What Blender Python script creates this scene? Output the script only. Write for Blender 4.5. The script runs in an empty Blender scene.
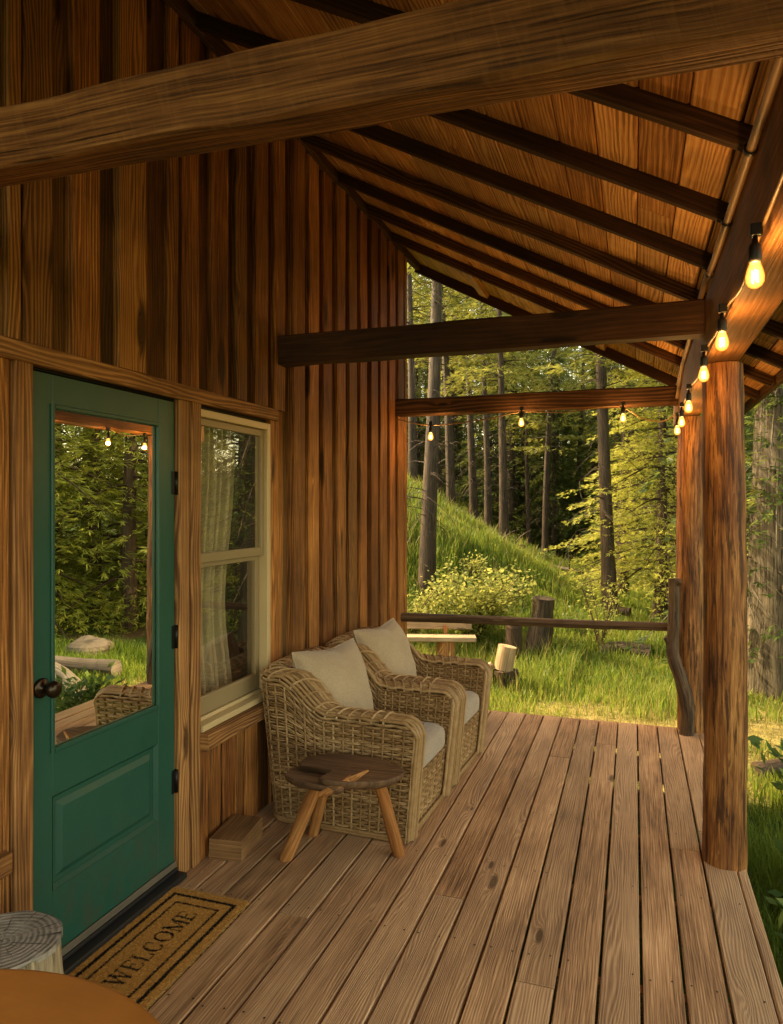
import bpy, math, random
import numpy as np
from mathutils import Vector
random.seed(7); rng = np.random.default_rng(7)
SC = bpy.context.scene; COL = SC.collection
PI = math.pi
CS, SN = math.cos(math.radians(18.8)), math.sin(math.radians(18.8))

# ------------------------------------------------------------------ mesh builder
class MB:
    def __init__(s): s.v=[]; s.uv=[]; s.c=[]; s.f=[]; s.n=0
    def add(s, v, faces, uv=None, col=None, smooth=False):
        v=np.asarray(v,float).reshape(-1,3); n=len(v)
        if uv is None: uv=v[:,:2]
        if col is None: col=(0.5,0.5,0.5,1)
        col=np.asarray(col,float)
        if col.ndim==1: col=np.tile(col,(n,1))
        if col.shape[1]==3: col=np.hstack([col,np.ones((n,1))])
        s.v.append(v); s.uv.append(np.asarray(uv,float).reshape(-1,2)); s.c.append(col)
        if isinstance(faces,np.ndarray): faces=[faces]
        for f in faces:
            f=np.asarray(f,int)
            if f.size: s.f.append((f+s.n,smooth))
        s.n+=n
    def build(s, name, mat, parent=None):
        me=bpy.data.meshes.new(name)
        if s.n:
            v=np.vstack(s.v); uv=np.vstack(s.uv); c=np.vstack(s.c)
            loops=np.concatenate([f.ravel() for f,_ in s.f])
            tot=np.concatenate([np.full(len(f),f.shape[1]) for f,_ in s.f])
            sm=np.concatenate([np.full(len(f),b) for f,b in s.f])
            st=np.concatenate([[0],np.cumsum(tot)[:-1]])
            me.vertices.add(len(v)); me.vertices.foreach_set('co',v.astype(np.float32).ravel())
            me.loops.add(len(loops)); me.loops.foreach_set('vertex_index',loops.astype(np.int32))
            me.polygons.add(len(tot)); me.polygons.foreach_set('loop_start',st.astype(np.int32))
            me.polygons.foreach_set('loop_total',tot.astype(np.int32))
            me.polygons.foreach_set('use_smooth',sm)
            l=me.uv_layers.new(name='grain'); l.data.foreach_set('uv',uv[loops].astype(np.float32).ravel())
            a=me.color_attributes.new('rnd','FLOAT_COLOR','POINT'); a.data.foreach_set('color',c.astype(np.float32).ravel())
            me.update(calc_edges=True); me.validate()
        if mat: me.materials.append(mat)
        o=bpy.data.objects.new(name,me); COL.objects.link(o)
        if parent: o.parent=parent
        return o

def empty(name, loc=(0,0,0), rz=0):
    o=bpy.data.objects.new(name,None); COL.objects.link(o); o.empty_display_size=.1
    o.location=loc; o.rotation_euler=(0,0,rz); return o
def tag(o,label=None,cat=None,group=None,kind=None):
    if label: o['label']=label
    if cat: o['category']=cat
    if group: o['group']=group
    if kind: o['kind']=kind
    return o
def sub(o,parent):                     # parent an already placed mesh (world coordinates = parent at origin)
    o.parent=parent; return o

def unit(a): return a/np.maximum(np.linalg.norm(a,axis=-1,keepdims=True),1e-9)
def smooth_noise(n,m,cn,cm,amp=1.0,wrap=False):
    g=rng.uniform(-1,1,(max(2,cn),max(2,cm)))
    if wrap: g=np.hstack([g,g[:,:1]])
    y=np.linspace(0,g.shape[0]-1,n); x=np.linspace(0,g.shape[1]-1,m)
    y0=np.clip(y.astype(int),0,g.shape[0]-2); x0=np.clip(x.astype(int),0,g.shape[1]-2)
    fy=(y-y0)[:,None]; fx=(x-x0)[None,:]
    fy=fy*fy*(3-2*fy); fx=fx*fx*(3-2*fx)
    a=g[y0][:,x0]; b=g[y0][:,x0+1]; c=g[y0+1][:,x0]; d=g[y0+1][:,x0+1]
    return amp*((a*(1-fx)+b*fx)*(1-fy)+(c*(1-fx)+d*fx)*fy)
def grid_faces(n,m):
    i=np.arange(n-1)[:,None]*m+np.arange(m-1)[None,:]; i=i.ravel()
    return np.stack([i,i+1,i+m+1,i+m],1)

def sweep(mb,path,prof,up,col=None,smooth=False,caps=True,uvoff=None):
    """prof: (M,2) or (N,M,2), offsets along side / up"""
    path=np.asarray(path,float); N=len(path)
    prof=np.asarray(prof,float)
    if prof.ndim==2: prof=np.tile(prof,(N,1,1))
    M=prof.shape[1]
    t=unit(np.gradient(path,axis=0)); up=np.asarray(up,float)
    sd=unit(np.cross(t,np.broadcast_to(up,t.shape))); u2=np.cross(sd,t)
    pr=np.concatenate([prof,prof[:,:1]],1)
    v=path[:,None,:]+sd[:,None,:]*pr[:,:,:1]+u2[:,None,:]*pr[:,:,1:]
    U=np.concatenate([[0],np.cumsum(np.linalg.norm(np.diff(path,axis=0),axis=1))])
    V=np.concatenate([[0],np.cumsum(np.linalg.norm(np.diff(pr[0],axis=0),axis=1))])
    if uvoff is None: uvoff=rng.uniform(0,60,2)
    uv=np.stack(np.broadcast_arrays(U[:,None],V[None,:]),-1)+uvoff
    if col is None: col=(rng.uniform(),rng.uniform(),rng.uniform(),1)
    mb.add(v.reshape(-1,3),grid_faces(N,M+1)[:,::-1],uv.reshape(-1,2),col,smooth)
    if caps:
        for k in (0,N-1):
            vv=v[k,:M]; f=np.arange(M)[None,:]
            mb.add(vv,f if k==0 else f[:,::-1],pr[k,:M]*np.array([.35,1])+uvoff+7,col,False)

def chamfer(w,t,c=.004):
    w/=2; t/=2; c=min(c,w*.4,t*.4)
    return np.array([(w,-t+c),(w,t-c),(w-c,t),(-w+c,t),(-w,t-c),(-w,-t+c),(-w+c,-t),(w-c,-t)])
def board(mb,a,b,w,t,out,c=.004,wob=.0015,seg=.35,col=None,smooth=False):
    """plank from a to b; w across, t along 'out'"""
    a=np.array(a,float); b=np.array(b,float); L=np.linalg.norm(b-a); n=max(2,int(L/seg)+1)
    path=a+(b-a)*np.linspace(0,1,n)[:,None]
    p=np.tile(chamfer(w,t,c),(n,1,1)); p+=smooth_noise(n,8,max(2,n//2),8,wob)[:,:,None]
    sweep(mb,path,p,out,col,smooth)
def box(mb,x0,x1,y0,y1,z0,z1,c=.003,axis=1,col=None):
    cx,cy,cz=(x0+x1)/2,(y0+y1)/2,(z0+z1)/2
    if axis==1: board(mb,(cx,y0,cz),(cx,y1,cz),x1-x0,z1-z0,(0,0,1),c,0,9,col)
    elif axis==0: board(mb,(x0,cy,cz),(x1,cy,cz),y1-y0,z1-z0,(0,0,1),c,0,9,col)
    else: board(mb,(cx,cy,z0),(cx,cy,z1),y1-y0,x1-x0,(1,0,0),c,0,9,col)
def circ(m,r=1.0): 
    a=np.linspace(0,2*PI,m,endpoint=False); return np.stack([np.cos(a),np.sin(a)],1)*r
def log(mb,path,r0,r1,m=16,up=(0,0,1),rough=.04,col=None,caps=True,flare=0):
    path=np.asarray(path,float); n=len(path)
    r=np.linspace(r0,r1,n); 
    if flare: r=r*(1+flare*np.exp(-np.linspace(0,1,n)*12))
    nz=1+smooth_noise(n,m,max(3,n//2),7,rough,wrap=True)
    p=circ(m)[None]*(r[:,None]*nz)[:,:,None]
    sweep(mb,path,p,up,col,True,caps)
def line(a,b,n): a=np.array(a,float); b=np.array(b,float); return a+(b-a)*np.linspace(0,1,n)[:,None]
def curve(pts,n):
    pts=np.asarray(pts,float); k=len(pts); t=np.linspace(0,k-1,n); out=np.zeros((n,3))
    P=np.vstack([2*pts[0]-pts[1],pts,2*pts[-1]-pts[-2]])
    i=np.clip(t.astype(int),0,k-2); f=(t-i)[:,None]
    p0,p1,p2,p3=P[i],P[i+1],P[i+2],P[i+3]
    return .5*((2*p1)+(-p0+p2)*f+(2*p0-5*p1+4*p2-p3)*f**2+(-p0+3*p1-3*p2+p3)*f**3)
def tube(mb,path,r,m=8,up=(0,0,1),col=None,caps=True):
    path=np.asarray(path,float); r=np.broadcast_to(np.asarray(r,float),(len(path),))
    sweep(mb,path,circ(m)[None]*r[:,None,None],up,col,True,caps)
def lathe(mb,prof,loc,axis=(0,0,1),m=20,col=None):
    """prof: list of (r, h) along axis"""
    ax=unit(np.array(axis,float)); ref=np.array((1,0,0)) if abs(ax[0])<.8 else np.array((0,1,0))
    e1=unit(np.cross(ax,ref)); e2=np.cross(ax,e1); a=np.linspace(0,2*PI,m+1)
    prof=np.array(prof,float)
    ring=np.cos(a)[:,None]*e1+np.sin(a)[:,None]*e2
    v=np.array(loc)+prof[:,None,:1]*ring[None]+prof[:,None,1:]*ax
    uv=np.stack(np.broadcast_arrays(prof[:,1][:,None],a[None,:]*.1),-1)
    mb.add(v.reshape(-1,3),grid_faces(len(prof),m+1),uv.reshape(-1,2),col,True)
def leafquads(mb,pos,dr,nrm,ln,wd,col,fold=0.0):
    dr=unit(dr); sd=unit(np.cross(dr,nrm)); ln=np.asarray(ln)[:,None]; wd=np.asarray(wd)[:,None]
    mid=pos+dr*ln*.5
    v=np.stack([pos,mid+sd*wd*.5,pos+dr*ln,mid-sd*wd*.5],1); n=len(pos)
    f=(np.arange(n)*4)[:,None]+np.arange(4)[None,:]
    uv=np.tile(np.array([(0,0),(.5,1),(1,.5),(.5,0)]),(n,1))
    mb.add(v.reshape(-1,3),f,uv,np.repeat(col,4,0),False)
def rcol(n): 
    return np.hstack([rng.uniform(0,1,(n,3)),np.ones((n,1))])

# ------------------------------------------------------------------ node helpers
class NT:
    def __init__(s,name):
        s.m=bpy.data.materials.new(name); s.m.use_nodes=True; s.t=s.m.node_tree; s.t.nodes.clear()
        s.out=s.n('ShaderNodeOutputMaterial')
    def n(s,t,**k):
        x=s.t.nodes.new(t)
        for a,b in k.items(): setattr(x,a,b)
        return x
    def l(s,a,b): s.t.links.new(a,b)
    def put(s,sock,v):
        if v is None: return
        if isinstance(v,bpy.types.NodeSocket): s.l(v,sock)
        else: sock.default_value=v
    def math(s,op,a,b=None,c=None,clamp=False):
        x=s.n('ShaderNodeMath',operation=op,use_clamp=clamp)
        for i,v in enumerate((a,b,c)): s.put(x.inputs[i],v)
        return x.outputs[0]
    def comb(s,x,y,z):
        c=s.n('ShaderNodeCombineXYZ')
        for i,v in enumerate((x,y,z)): s.put(c.inputs[i],v)
        return c.outputs[0]
    def noise(s,vec,scale=1,detail=2,rough=.5,dist=0):
        x=s.n('ShaderNodeTexNoise'); s.put(x.inputs['Vector'],vec); x.inputs['Scale'].default_value=scale
        x.inputs['Detail'].default_value=detail; x.inputs['Roughness'].default_value=rough; x.inputs['Distortion'].default_value=dist
        return x.outputs['Fac']
    def ramp(s,fac,*st):
        r=s.n('ShaderNodeValToRGB'); e=r.color_ramp.elements
        while len(e)<len(st): e.new(.5)
        for i,(p,c) in enumerate(st):
            e[i].position=p; e[i].color=tuple(c)+(1,) if len(c)==3 else c
        s.put(r.inputs[0],fac); return r.outputs[0]
    def step(s,x,a,b):
        r=s.n('ShaderNodeMapRange'); r.interpolation_type='SMOOTHSTEP'
        s.put(r.inputs[0],x); s.put(r.inputs[1],a); s.put(r.inputs[2],b); return r.outputs[0]
    def mix(s,f,a,b,mode='MIX'):
        x=s.n('ShaderNodeMix',data_type='RGBA',blend_type=mode); s.put(x.inputs[0],f)
        for i,v in ((6,a),(7,b)):
            if isinstance(v,tuple) and len(v)==3: v=v+(1,)
            s.put(x.inputs[i],v)
        return x.outputs[2]
    def vscale(s,c,f):
        x=s.n('ShaderNodeVectorMath',operation='SCALE'); s.put(x.inputs[0],c); s.put(x.inputs[3],f); return x.outputs[0]
    def bump(s,h,strength=.3,dist=.01,nrm=None):
        b=s.n('ShaderNodeBump'); b.inputs['Strength'].default_value=strength; b.inputs['Distance'].default_value=dist
        s.put(b.inputs['Height'],h); s.put(b.inputs['Normal'],nrm); return b.outputs[0]
    def bsdf(s,col,rough=.6,normal=None,spec=.4,metal=0):
        p=s.n('ShaderNodeBsdfPrincipled'); s.put(p.inputs['Base Color'],col if not (isinstance(col,tuple) and len(col)==3) else col+(1,))
        s.put(p.inputs['Roughness'],rough); s.put(p.inputs['Normal'],normal); p.inputs['Specular IOR Level'].default_value=spec
        s.put(p.inputs['Metallic'],metal); return p
    def done(s,sh): s.l(sh,s.out.inputs[0]); return s.m

def wood(name,dark,mid,light,rings=130,ringamt=.5,fineamt=.35,bump=.35,rough=.72,tone=.5,knots=.16,weather=.35,saw=0,checks=.25,huevar=.25,spec=.25,hue2=(.16,.10,.05),dirt=.45):
    M=NT(name); g=M.n('ShaderNodeUVMap',uv_map='grain').outputs[0]
    sp=M.n('ShaderNodeSeparateXYZ'); M.l(g,sp.inputs[0]); U,V=sp.outputs[0],sp.outputs[1]
    at=M.n('ShaderNodeAttribute',attribute_name='rnd'); ar=M.n('ShaderNodeSeparateColor'); M.l(at.outputs['Color'],ar.inputs[0])
    R,G_,B=ar.outputs[0],ar.outputs[1],ar.outputs[2]
    off=M.math('MULTIPLY',R,53.0)
    low=M.noise(M.comb(M.math('MULTIPLY',U,.9),M.math('MULTIPLY',V,7.0),off),1,2,.5,.3)
    # knots
    vo=M.n('ShaderNodeTexVoronoi',feature='F1',voronoi_dimensions='3D')
    M.l(M.comb(M.math('MULTIPLY',U,1.7),M.math('MULTIPLY',V,6.5),off),vo.inputs['Vector']); vo.inputs['Scale'].default_value=1
    kd=M.math('ADD',vo.outputs['Distance'],M.math('MULTIPLY',M.math('SUBTRACT',low,.5),.12))
    kc=M.n('ShaderNodeSeparateColor'); M.l(vo.outputs['Color'],kc.inputs[0])
    has=M.math('GREATER_THAN',kc.outputs[0],.45 if knots else 2.0)
    ks=M.math('MULTIPLY_ADD',M.math('ADD',kc.outputs[1],.4),knots,.0015)
    kn=M.math('MULTIPLY',M.math('SUBTRACT',1.0,M.step(kd,M.math('MULTIPLY',ks,.5),ks)),has)
    swirl=M.math('MULTIPLY',M.math('POWER',2.718,M.math('MULTIPLY',kd,-11.0)),has)
    ph=M.math('ADD',M.math('MULTIPLY',V,float(rings)),M.math('ADD',M.math('MULTIPLY',low,rings*.13),M.math('MULTIPLY',swirl,rings*.09)))
    ring=M.math('MULTIPLY_ADD',M.math('SINE',ph),.5,.5); ring=M.math('POWER',ring,1.6)
    fine=M.noise(M.comb(M.math('MULTIPLY',U,3.5),M.math('MULTIPLY',V,190.0),off),1,3,.6)
    blot=M.noise(M.comb(M.math('MULTIPLY',U,1.3),M.math('MULTIPLY',V,5.0),M.math('ADD',off,9.0)),1,4,.6)
    f=M.math('MULTIPLY',ring,M.math('MULTIPLY_ADD',M.math('MULTIPLY',G_,G_),ringamt*1.15,ringamt*.10))
    f=M.math('MULTIPLY_ADD',fine,fineamt*2.1,f)
    f=M.math('MULTIPLY_ADD',blot,weather,f)
    f=M.math('ADD',f,.5-(ringamt*.22+fineamt*1.05+weather*.5))
    f=M.math('MULTIPLY_ADD',M.math('SUBTRACT',f,.5),1.7,.5,True)
    c=M.ramp(f,(.08,dark),(.5,mid),(.92,light))
    c=M.mix(M.math('MULTIPLY',G_,huevar),c,hue2)
    c=M.mix(M.math('MULTIPLY',kn,.8),c,tuple(x*.35 for x in dark))
    ck=M.noise(M.comb(M.math('MULTIPLY',U,1.1),M.math('MULTIPLY',V,75.0),M.math('ADD',off,3.0)),1,2,.5,.2)
    ckm=M.math('SUBTRACT',1.0,M.step(ck,.27,.33))
    c=M.mix(M.math('MULTIPLY',ckm,checks),c,tuple(x*.3 for x in dark))
    c=M.vscale(c,M.math('MULTIPLY_ADD',B,tone,1.0-tone*.55))
    pos=M.n('ShaderNodeNewGeometry').outputs['Position']
    dn=M.noise(pos,1.7,6,.65,.4); c=M.vscale(c,M.math('MULTIPLY_ADD',M.step(dn,.3,.7),dirt,1.0-dirt*.6))
    h=M.math('MULTIPLY_ADD',ring,-.35,M.math('MULTIPLY',fine,.7)); h=M.math('MULTIPLY_ADD',ckm,-.9,h); h=M.math('MULTIPLY_ADD',blot,.5,h)
    if saw:
        sw=M.noise(M.comb(M.math('ADD',M.math('MULTIPLY',U,62.0),M.math('MULTIPLY',V,22.0)),M.math('MULTIPLY',V,11.0),off),1,2,.5,.5)
        h=M.math('MULTIPLY_ADD',sw,saw,h)
        c=M.mix(M.math('MULTIPLY',M.step(sw,.5,.75),.07),c,tuple(min(1,x*1.35) for x in light))
    nb=M.bump(h,bump,.004)
    r=M.math('MULTIPLY_ADD',fine,.2,rough-.1)
    return M.done(M.bsdf(c,r,nb,spec).outputs[0])

def plain(name,col,rough=.5,metal=0,spec=.4,var=.15,scale=8,bump=0):
    M=NT(name); tc=M.n('ShaderNodeTexCoord').outputs['Object']; n=M.noise(tc,scale,5,.6)
    c=M.mix(n,tuple(x*(1-var) for x in col),tuple(min(1,x*(1+var)) for x in col))
    nb=M.bump(M.noise(tc,scale*12,3,.6),bump,.002) if bump else None
    return M.done(M.bsdf(c,M.math('MULTIPLY_ADD',n,.2,rough-.1),nb,spec,metal).outputs[0])

def leafmat(name,a,b,c,trans=.45,rough=.5):
    """foliage: per-leaf random colour, plus large clumps in object space"""
    M=NT(name); at=M.n('ShaderNodeAttribute',attribute_name='rnd'); ar=M.n('ShaderNodeSeparateColor'); M.l(at.outputs['Color'],ar.inputs[0])
    tc=M.n('ShaderNodeTexCoord').outputs['Object']; oi=M.n('ShaderNodeObjectInfo')
    n=M.noise(tc,1.1,2,.5)
    f=M.math('ADD',M.math('MULTIPLY',ar.outputs[0],.45),M.math('ADD',M.math('MULTIPLY',n,.6),M.math('MULTIPLY',M.math('SUBTRACT',oi.outputs['Random'],.5),.3)))
    col=M.ramp(M.math('SUBTRACT',f,.05),(.15,a),(.5,b),(.9,c))
    p=M.bsdf(col,rough,None,.25); tr=M.n('ShaderNodeBsdfTranslucent'); M.l(M.mix(.5,col,tuple(min(1,x*1.3) for x in c)),tr.inputs[0])
    mx=M.n('ShaderNodeMixShader'); mx.inputs[0].default_value=trans; M.l(p.outputs[0],mx.inputs[1]); M.l(tr.outputs[0],mx.inputs[2])
    return M.done(mx.outputs[0])

# ------------------------------------------------------------------ materials
m_wall=wood('wall_wood',(.035,.0105,.0024),(.27,.092,.019),(.58,.26,.068),rings=420,ringamt=.45,fineamt=.5,weather=.55,tone=.85,huevar=.5,bump=.85,knots=.22,hue2=(.20,.10,.028))
m_wallback=wood('shaded_recess_wood',(.008,.0028,.001),(.026,.009,.0025),(.06,.024,.007),rings=420,weather=.7,tone=.8,huevar=.3,bump=.5,hue2=(.04,.028,.012))  # near-black wall wood, shade between the battens painted into the colour
m_wallrec=wood('shaded_recess_plank_wood',(.016,.005,.0013),(.095,.033,.008),(.22,.095,.026),rings=420,weather=.9,tone=.8,huevar=.5,bump=.7,knots=.19,hue2=(.13,.085,.028))  # wall wood darkened, shadow behind the proud planks put into its colour
m_trim=wood('trim_wood',(.08,.029,.0075),(.27,.11,.030),(.46,.225,.072),rings=380,ringamt=.5,weather=.6,tone=.35,bump=.45,knots=.15)
m_beam=wood('beam_wood',(.06,.021,.005),(.26,.103,.026),(.47,.22,.064),rings=330,ringamt=.3,fineamt=.5,weather=.55,tone=.1,bump=.9,saw=.9,knots=.2,checks=.7,huevar=.0)
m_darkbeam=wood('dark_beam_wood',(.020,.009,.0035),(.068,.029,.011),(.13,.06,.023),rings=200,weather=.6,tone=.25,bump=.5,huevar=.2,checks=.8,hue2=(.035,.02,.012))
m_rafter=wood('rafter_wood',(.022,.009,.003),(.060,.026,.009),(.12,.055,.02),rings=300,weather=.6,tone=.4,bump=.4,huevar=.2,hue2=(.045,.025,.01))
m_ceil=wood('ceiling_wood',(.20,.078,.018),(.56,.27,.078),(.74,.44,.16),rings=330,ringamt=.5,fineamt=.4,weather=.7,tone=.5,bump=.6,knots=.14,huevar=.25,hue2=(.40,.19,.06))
m_eave=wood('eave_beam_wood',(.10,.040,.011),(.22,.10,.032),(.34,.175,.06),rings=300,ringamt=.5,weather=.6,tone=.2,bump=.4)
m_deck=wood('deck_wood',(.125,.058,.024),(.43,.230,.106),(.68,.415,.21),rings=640,ringamt=.30,fineamt=.46,weather=.7,tone=.30,bump=.4,rough=.6,knots=.11,huevar=.4,spec=.3,hue2=(.36,.23,.135),checks=.4,dirt=.22)
m_stool=wood('stool_top_wood',(.06,.030,.014),(.15,.083,.042),(.27,.165,.09),rings=300,weather=.7,tone=.3,bump=.4,huevar=.2)
m_peg=wood('peg_wood',(.14,.045,.010),(.36,.135,.033),(.52,.25,.08),rings=200,ringamt=.3,weather=.95,tone=.3,bump=.5,knots=.2)
m_block=wood('block_wood',(.12,.055,.02),(.28,.145,.058),(.42,.24,.11),rings=380,weather=.5,tone=.2,bump=.3)
m_table=wood('table_wood',(.40,.135,.018),(.50,.18,.027),(.57,.22,.040),rings=60,ringamt=.12,fineamt=.12,weather=.35,bump=.05,rough=.36,tone=.1,knots=.0,checks=0,huevar=.05,spec=.5)
m_bench=wood('bench_wood',(.24,.16,.085),(.42,.29,.16),(.54,.40,.24),rings=380,weather=.5,tone=.3,bump=.3)
m_grey=wood('weathered_wood',(.06,.048,.036),(.13,.11,.085),(.22,.19,.15),rings=200,weather=.8,tone=.3,bump=.8,huevar=.3,checks=.8,hue2=(.17,.14,.10))
m_pole=wood('pole_wood',(.028,.015,.008),(.070,.040,.020),(.14,.088,.048),rings=150,weather=.8,tone=.3,bump=.6,huevar=.3)
m_pale=wood('split_wood',(.22,.14,.07),(.40,.285,.155),(.54,.41,.25),rings=200,weather=.7,tone=.3,bump=.6,huevar=.2,checks=.6)
m_shingle=wood('roof_shingle',(.05,.04,.035),(.10,.08,.07),(.15,.13,.11),rings=300,bump=.6)
def doorpaint():
    M=NT('green_door_paint'); p=M.n('ShaderNodeNewGeometry').outputs['Position']; sp=M.n('ShaderNodeSeparateXYZ'); M.l(p,sp.inputs[0])
    n=M.noise(p,2.5,5,.6); br=M.noise(M.comb(M.math('MULTIPLY',sp.outputs[1],160.0),M.math('MULTIPLY',sp.outputs[2],4.0),0.0),1,3,.6)
    c=M.mix(n,(.010,.058,.040),(.018,.084,.056))
    low=M.math('SUBTRACT',1.0,M.step(sp.outputs[2],.05,.55)); g=M.noise(p,11,6,.7)
    c=M.mix(M.math('MULTIPLY',M.math('MULTIPLY',low,M.step(g,.42,.7)),.55),c,(.055,.045,.028))
    sc=M.noise(p,38,4,.7); c=M.mix(M.math('MULTIPLY',M.step(sc,.70,.74),.6),c,(.16,.17,.12))
    r=M.math('MULTIPLY_ADD',g,.3,.26)
    return M.done(M.bsdf(c,r,M.bump(M.math('MULTIPLY_ADD',br,.6,n),.18,.003),.45).outputs[0])
m_door=doorpaint()
m_black=plain('black_metal',(.012,.011,.010),.38,.6,.5,.2)
m_blackp=plain('black_plastic',(.012,.012,.012),.5,0,.4,.2)
m_bronze=plain('dark_bronze',(.045,.030,.018),.3,.85,.5,.3)
m_cream=plain('cream_vinyl',(.52,.39,.20),.42,0,.4,.08,4)
m_tan=plain('tan_vinyl',(.26,.195,.10),.45,0,.4,.10,4)
m_alu=plain('threshold_metal',(.20,.17,.13),.4,.5,.5,.3)
m_cable=plain('brown_cable',(.20,.12,.055),.5,0,.4,.2)
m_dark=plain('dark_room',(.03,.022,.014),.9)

def log_mat(name,dark,mid,light,fleck=.6,sz=1.0):
    M=NT(name); g=M.n('ShaderNodeUVMap',uv_map='grain').outputs[0]
    sp=M.n('ShaderNodeSeparateXYZ'); M.l(g,sp.inputs[0]); U,V=sp.outputs[0],sp.outputs[1]
    a=M.noise(M.comb(M.math('MULTIPLY',U,3.2*sz),M.math('MULTIPLY',V,42*sz),0.0),1,5,.7,.6)
    b=M.noise(M.comb(M.math('MULTIPLY',U,2.2*sz),M.math('MULTIPLY',V,9*sz),5.0),1,3,.6)
    fn=M.noise(M.comb(M.math('MULTIPLY',U,6*sz),M.math('MULTIPLY',V,140*sz),8.0),1,3,.6)
    c=M.ramp(M.math('MULTIPLY_ADD',fn,.4,M.math('MULTIPLY',b,.6)),(.34,dark),(.5,mid),(.68,light))
    fl=M.step(a,.50,.60); c=M.mix(M.math('MULTIPLY',fl,fleck),c,tuple(x*.28 for x in dark))
    fl2=M.math('SUBTRACT',1.0,M.step(a,.33,.42)); c=M.mix(M.math('MULTIPLY',fl2,.45),c,tuple(min(1,x*1.2) for x in light))
    h=M.math('MULTIPLY_ADD',fl,.6,M.math('MULTIPLY_ADD',fn,.3,M.math('MULTIPLY',b,.6)))
    return M.done(M.bsdf(c,.62,M.bump(h,.7,.006),.3).outputs[0])
m_post=log_mat('peeled_log',(.075,.024,.006),(.22,.082,.019),(.50,.235,.065),.80,1.1)
m_bark=log_mat('pine_bark',(.020,.012,.006),(.055,.034,.018),(.12,.078,.042),.7,.8)
m_bark2=log_mat('mossy_bark',(.035,.026,.014),(.095,.072,.040),(.22,.17,.10),.8,.9)
m_branch=log_mat('gnarled_branch',(.032,.016,.007),(.085,.045,.02),(.17,.10,.045),.7,1.2)

def fabric(name,col):
    M=NT(name); tc=M.n('ShaderNodeTexCoord').outputs['Object']; w1=M.n('ShaderNodeTexWave',bands_direction='Z'); M.l(tc,w1.inputs[0]); w1.inputs['Scale'].default_value=180; w1.inputs['Distortion'].default_value=1.5
    w2=M.n('ShaderNodeTexWave',bands_direction='Y'); M.l(tc,w2.inputs[0]); w2.inputs['Scale'].default_value=180; w2.inputs['Distortion'].default_value=1.5
    n=M.noise(tc,5,4,.6); n2=M.noise(tc,160,2,.6)
    h=M.math('ADD',w1.outputs['Fac'],w2.outputs['Fac'])
    c=M.mix(n,tuple(x*.80 for x in col),tuple(x*1.12 for x in col)); c=M.vscale(c,M.math('MULTIPLY_ADD',n2,.7,.65))
    p=M.bsdf(c,.92,M.bump(M.math('MULTIPLY_ADD',n2,1.2,h),.35,.0015,M.bump(n,.3,.02)),.1)
    p.inputs['Sheen Weight'].default_value=.25
    return M.done(p.outputs[0])
m_stumpside=log_mat('stump_side',(.14,.105,.065),(.34,.265,.165),(.55,.45,.30),.55,1.0)
m_linen=fabric('linen_fabric',(.42,.315,.20)); m_seat=fabric('seat_fabric',(.39,.315,.24))
def wicker_mat():
    M=NT('wicker_rattan'); at=M.n('ShaderNodeAttribute',attribute_name='rnd'); ar=M.n('ShaderNodeSeparateColor'); M.l(at.outputs['Color'],ar.inputs[0])
    tc=M.n('ShaderNodeTexCoord').outputs['Object']; n=M.noise(tc,30,4,.65); n2=M.noise(tc,4,2,.5)
    f=M.math('ADD',M.math('MULTIPLY',ar.outputs[0],.5),M.math('MULTIPLY_ADD',n2,.4,M.math('MULTIPLY',n,.5)))
    c=M.ramp(f,(.2,(.075,.037,.013)),(.62,(.25,.142,.056)),(1.0,(.48,.32,.155)))
    return M.done(M.bsdf(c,.55,M.bump(n,.4,.002),.35).outputs[0])
m_wick=wicker_mat()
def coir():
    M=NT('coir_fibre'); at=M.n('ShaderNodeAttribute',attribute_name='rnd'); 
    return M.done(M.bsdf(at.outputs['Color'],.9,None,.15).outputs[0])
m_coir=coir()
def glass(name,fac,tint):
    M=NT(name); t=M.n('ShaderNodeBsdfTransparent'); t.inputs[0].default_value=tint+(1,); g=M.n('ShaderNodeBsdfGlossy'); g.inputs['Roughness'].default_value=.0
    g.inputs[0].default_value=(.95,.92,.82,1)
    tc=M.n('ShaderNodeTexCoord').outputs['Object']; M.l(M.bump(M.noise(tc,1.6,1,.4),.06,.02),g.inputs['Normal'])
    mx=M.n('ShaderNodeMixShader'); mx.inputs[0].default_value=fac; M.l(t.outputs[0],mx.inputs[1]); M.l(g.outputs[0],mx.inputs[2]); return M.done(mx.outputs[0])
m_glass=glass('door_glass',.88,(.35,.33,.28)); m_wglass=glass('window_glass',.24,(.92,.90,.82))
def bulbmat():
    M=NT('lit_bulb'); lw=M.n('ShaderNodeLayerWeight'); lw.inputs[0].default_value=.45
    e=M.n('ShaderNodeEmission'); c=M.ramp(lw.outputs['Facing'],(.0,(1.0,.62,.16)),(.4,(1.0,.42,.06)),(.85,(.9,.20,.015)))
    M.l(c,e.inputs[0]); e.inputs[1].default_value=3.0
    t=M.n('ShaderNodeBsdfTransparent'); t.inputs[0].default_value=(1,.85,.6,1)
    mx=M.n('ShaderNodeMixShader'); mx.inputs[0].default_value=.6; M.l(t.outputs[0],mx.inputs[1]); M.l(e.outputs[0],mx.inputs[2])
    return M.done(mx.outputs[0])
m_bulb=bulbmat()
def emit(name,col,st):
    M=NT(name); e=M.n('ShaderNodeEmission'); e.inputs[0].default_value=col+(1,); e.inputs[1].default_value=st; return M.done(e.outputs[0])
m_fil=emit('glowing_filament',(1,.70,.32),30)
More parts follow.
